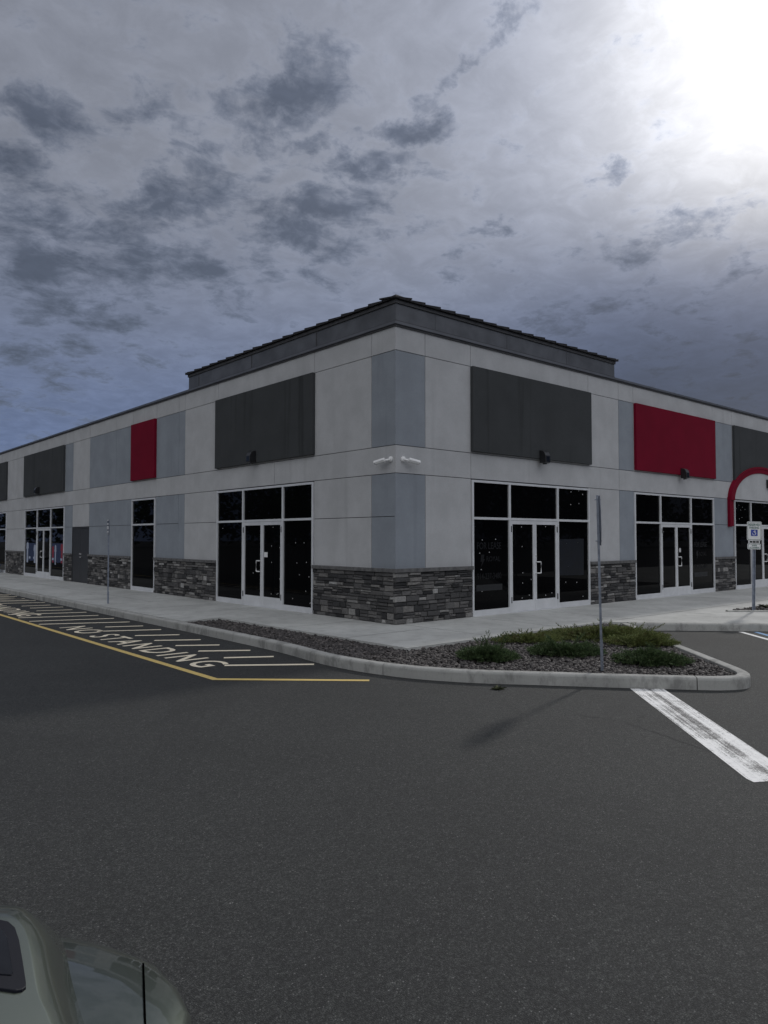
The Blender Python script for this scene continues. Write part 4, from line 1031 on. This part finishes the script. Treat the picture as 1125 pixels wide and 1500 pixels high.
# ragged edges: the direction is shaken by noise before the cloud places are looked up
wz = nt.nodes.new('ShaderNodeTexNoise'); wz.inputs['Scale'].default_value = 9.0; wz.inputs['Detail'].default_value = 6; wz.inputs['Roughness'].default_value = .62; nt.links.new(D_, wz.inputs['Vector'])
wv = nt.nodes.new('ShaderNodeVectorMath'); wv.operation = 'SUBTRACT'; nt.links.new(wz.outputs['Color'], wv.inputs[0]); wv.inputs[1].default_value = (.5, .5, .5)
ws = nt.nodes.new('ShaderNodeVectorMath'); ws.operation = 'SCALE'; nt.links.new(wv.outputs[0], ws.inputs[0]); ws.inputs['Scale'].default_value = .16
wa = nt.nodes.new('ShaderNodeVectorMath'); wa.operation = 'ADD'; nt.links.new(ws.outputs[0], wa.inputs[0]); nt.links.new(D_, wa.inputs[1]); DW = wa.outputs[0]
tot = None
for x, y, rx, ry, wt, rot in BL:
    d0 = ddir(x, y); a = R_(rot); e1 = (rt*math.cos(a) - up*math.sin(a)); e2 = (rt*math.sin(a) + up*math.cos(a))
    e1 = (e1 - d0*e1.dot(d0)).normalized(); e2 = (e2 - d0*e2.dot(d0)).normalized()
    k = d0.dot(fw)/F
    p1 = mt('DIVIDE', mt('SUBTRACT', vdot(e1, DW), 0.0), rx*k); p2 = mt('DIVIDE', vdot(e2, DW), ry*k)
    g_ = mt('MULTIPLY', wt, mt('EXPONENT', mt('MULTIPLY', -.9, mt('ADD', mt('MULTIPLY', p1, p1), mt('MULTIPLY', p2, p2)))))
    g_ = mt('MULTIPLY', g_, mt('GREATER_THAN', vdot(d0), 0.0))
    tot = g_ if tot is None else mt('MAXIMUM', tot, g_)
dev = lambda x, k: mt('MULTIPLY', mt('SUBTRACT', x, .5), k)
dens = mt('ADD', mt('ADD', dev(n1, 1.0), dev(n2, .55)), mt('ADD', dev(n3, .55), .42))
n4 = noise_(nt, mp.outputs[0], 19.0, 7, .66, .6)
dens = mt('ADD', mt('ADD', dens, dev(n4, .42)), mt('MULTIPLY', tot, .24))
near = smooth_(nt, theta, .25, .65, .05, 0)
dens = mt('SUBTRACT', dens, near)
cl = smooth_(nt, dens, .40, .80)
rim = mt('MULTIPLY', smooth_(nt, dens, .38, .47), smooth_(nt, dens, .48, .58, 1, 0))
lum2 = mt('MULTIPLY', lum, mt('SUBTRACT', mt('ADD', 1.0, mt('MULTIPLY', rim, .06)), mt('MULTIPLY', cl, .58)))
wisp = smooth_(nt, n3, .3, .7, .90, 1.10); lum2 = mt('MULTIPLY', lum2, wisp)
el = Z_
tint = mixc(nt, smooth_(nt, el, .05, .46), (.47, .65, 1.20), (.885, .945, 1.13))
tint = mixc(nt, mt('MAXIMUM', smooth_(nt, theta, .12, .42), smooth_(nt, el, .40, .20)), (.985, .99, 1.02), tint)
tint = mixc(nt, mt('MULTIPLY', cl, .8), tint, (.76, .91, 1.27))
tint = mixc(nt, smooth_(nt, vdot(fh), .35, -.15), tint, (.965, .985, 1.03))
tint = mixc(nt, mt('MULTIPLY', .7, mt('MULTIPLY', rgt, smooth_(nt, Z_, .14, .38, 1, 0))), tint, (.52, .74, 1.45))
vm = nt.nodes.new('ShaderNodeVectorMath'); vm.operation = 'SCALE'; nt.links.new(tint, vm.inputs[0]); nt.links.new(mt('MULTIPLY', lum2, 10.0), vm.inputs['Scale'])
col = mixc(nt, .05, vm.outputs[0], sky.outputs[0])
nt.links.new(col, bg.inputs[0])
w.cycles.sampling_method = 'MANUAL'; w.cycles.sample_map_resolution = 1024

sc.view_settings.view_transform = 'Standard'; sc.view_settings.look = 'None'
sc.view_settings.exposure = 0.0; sc.view_settings.gamma = 1.0
sc.cycles.max_bounces = 6; sc.cycles.use_denoising = True
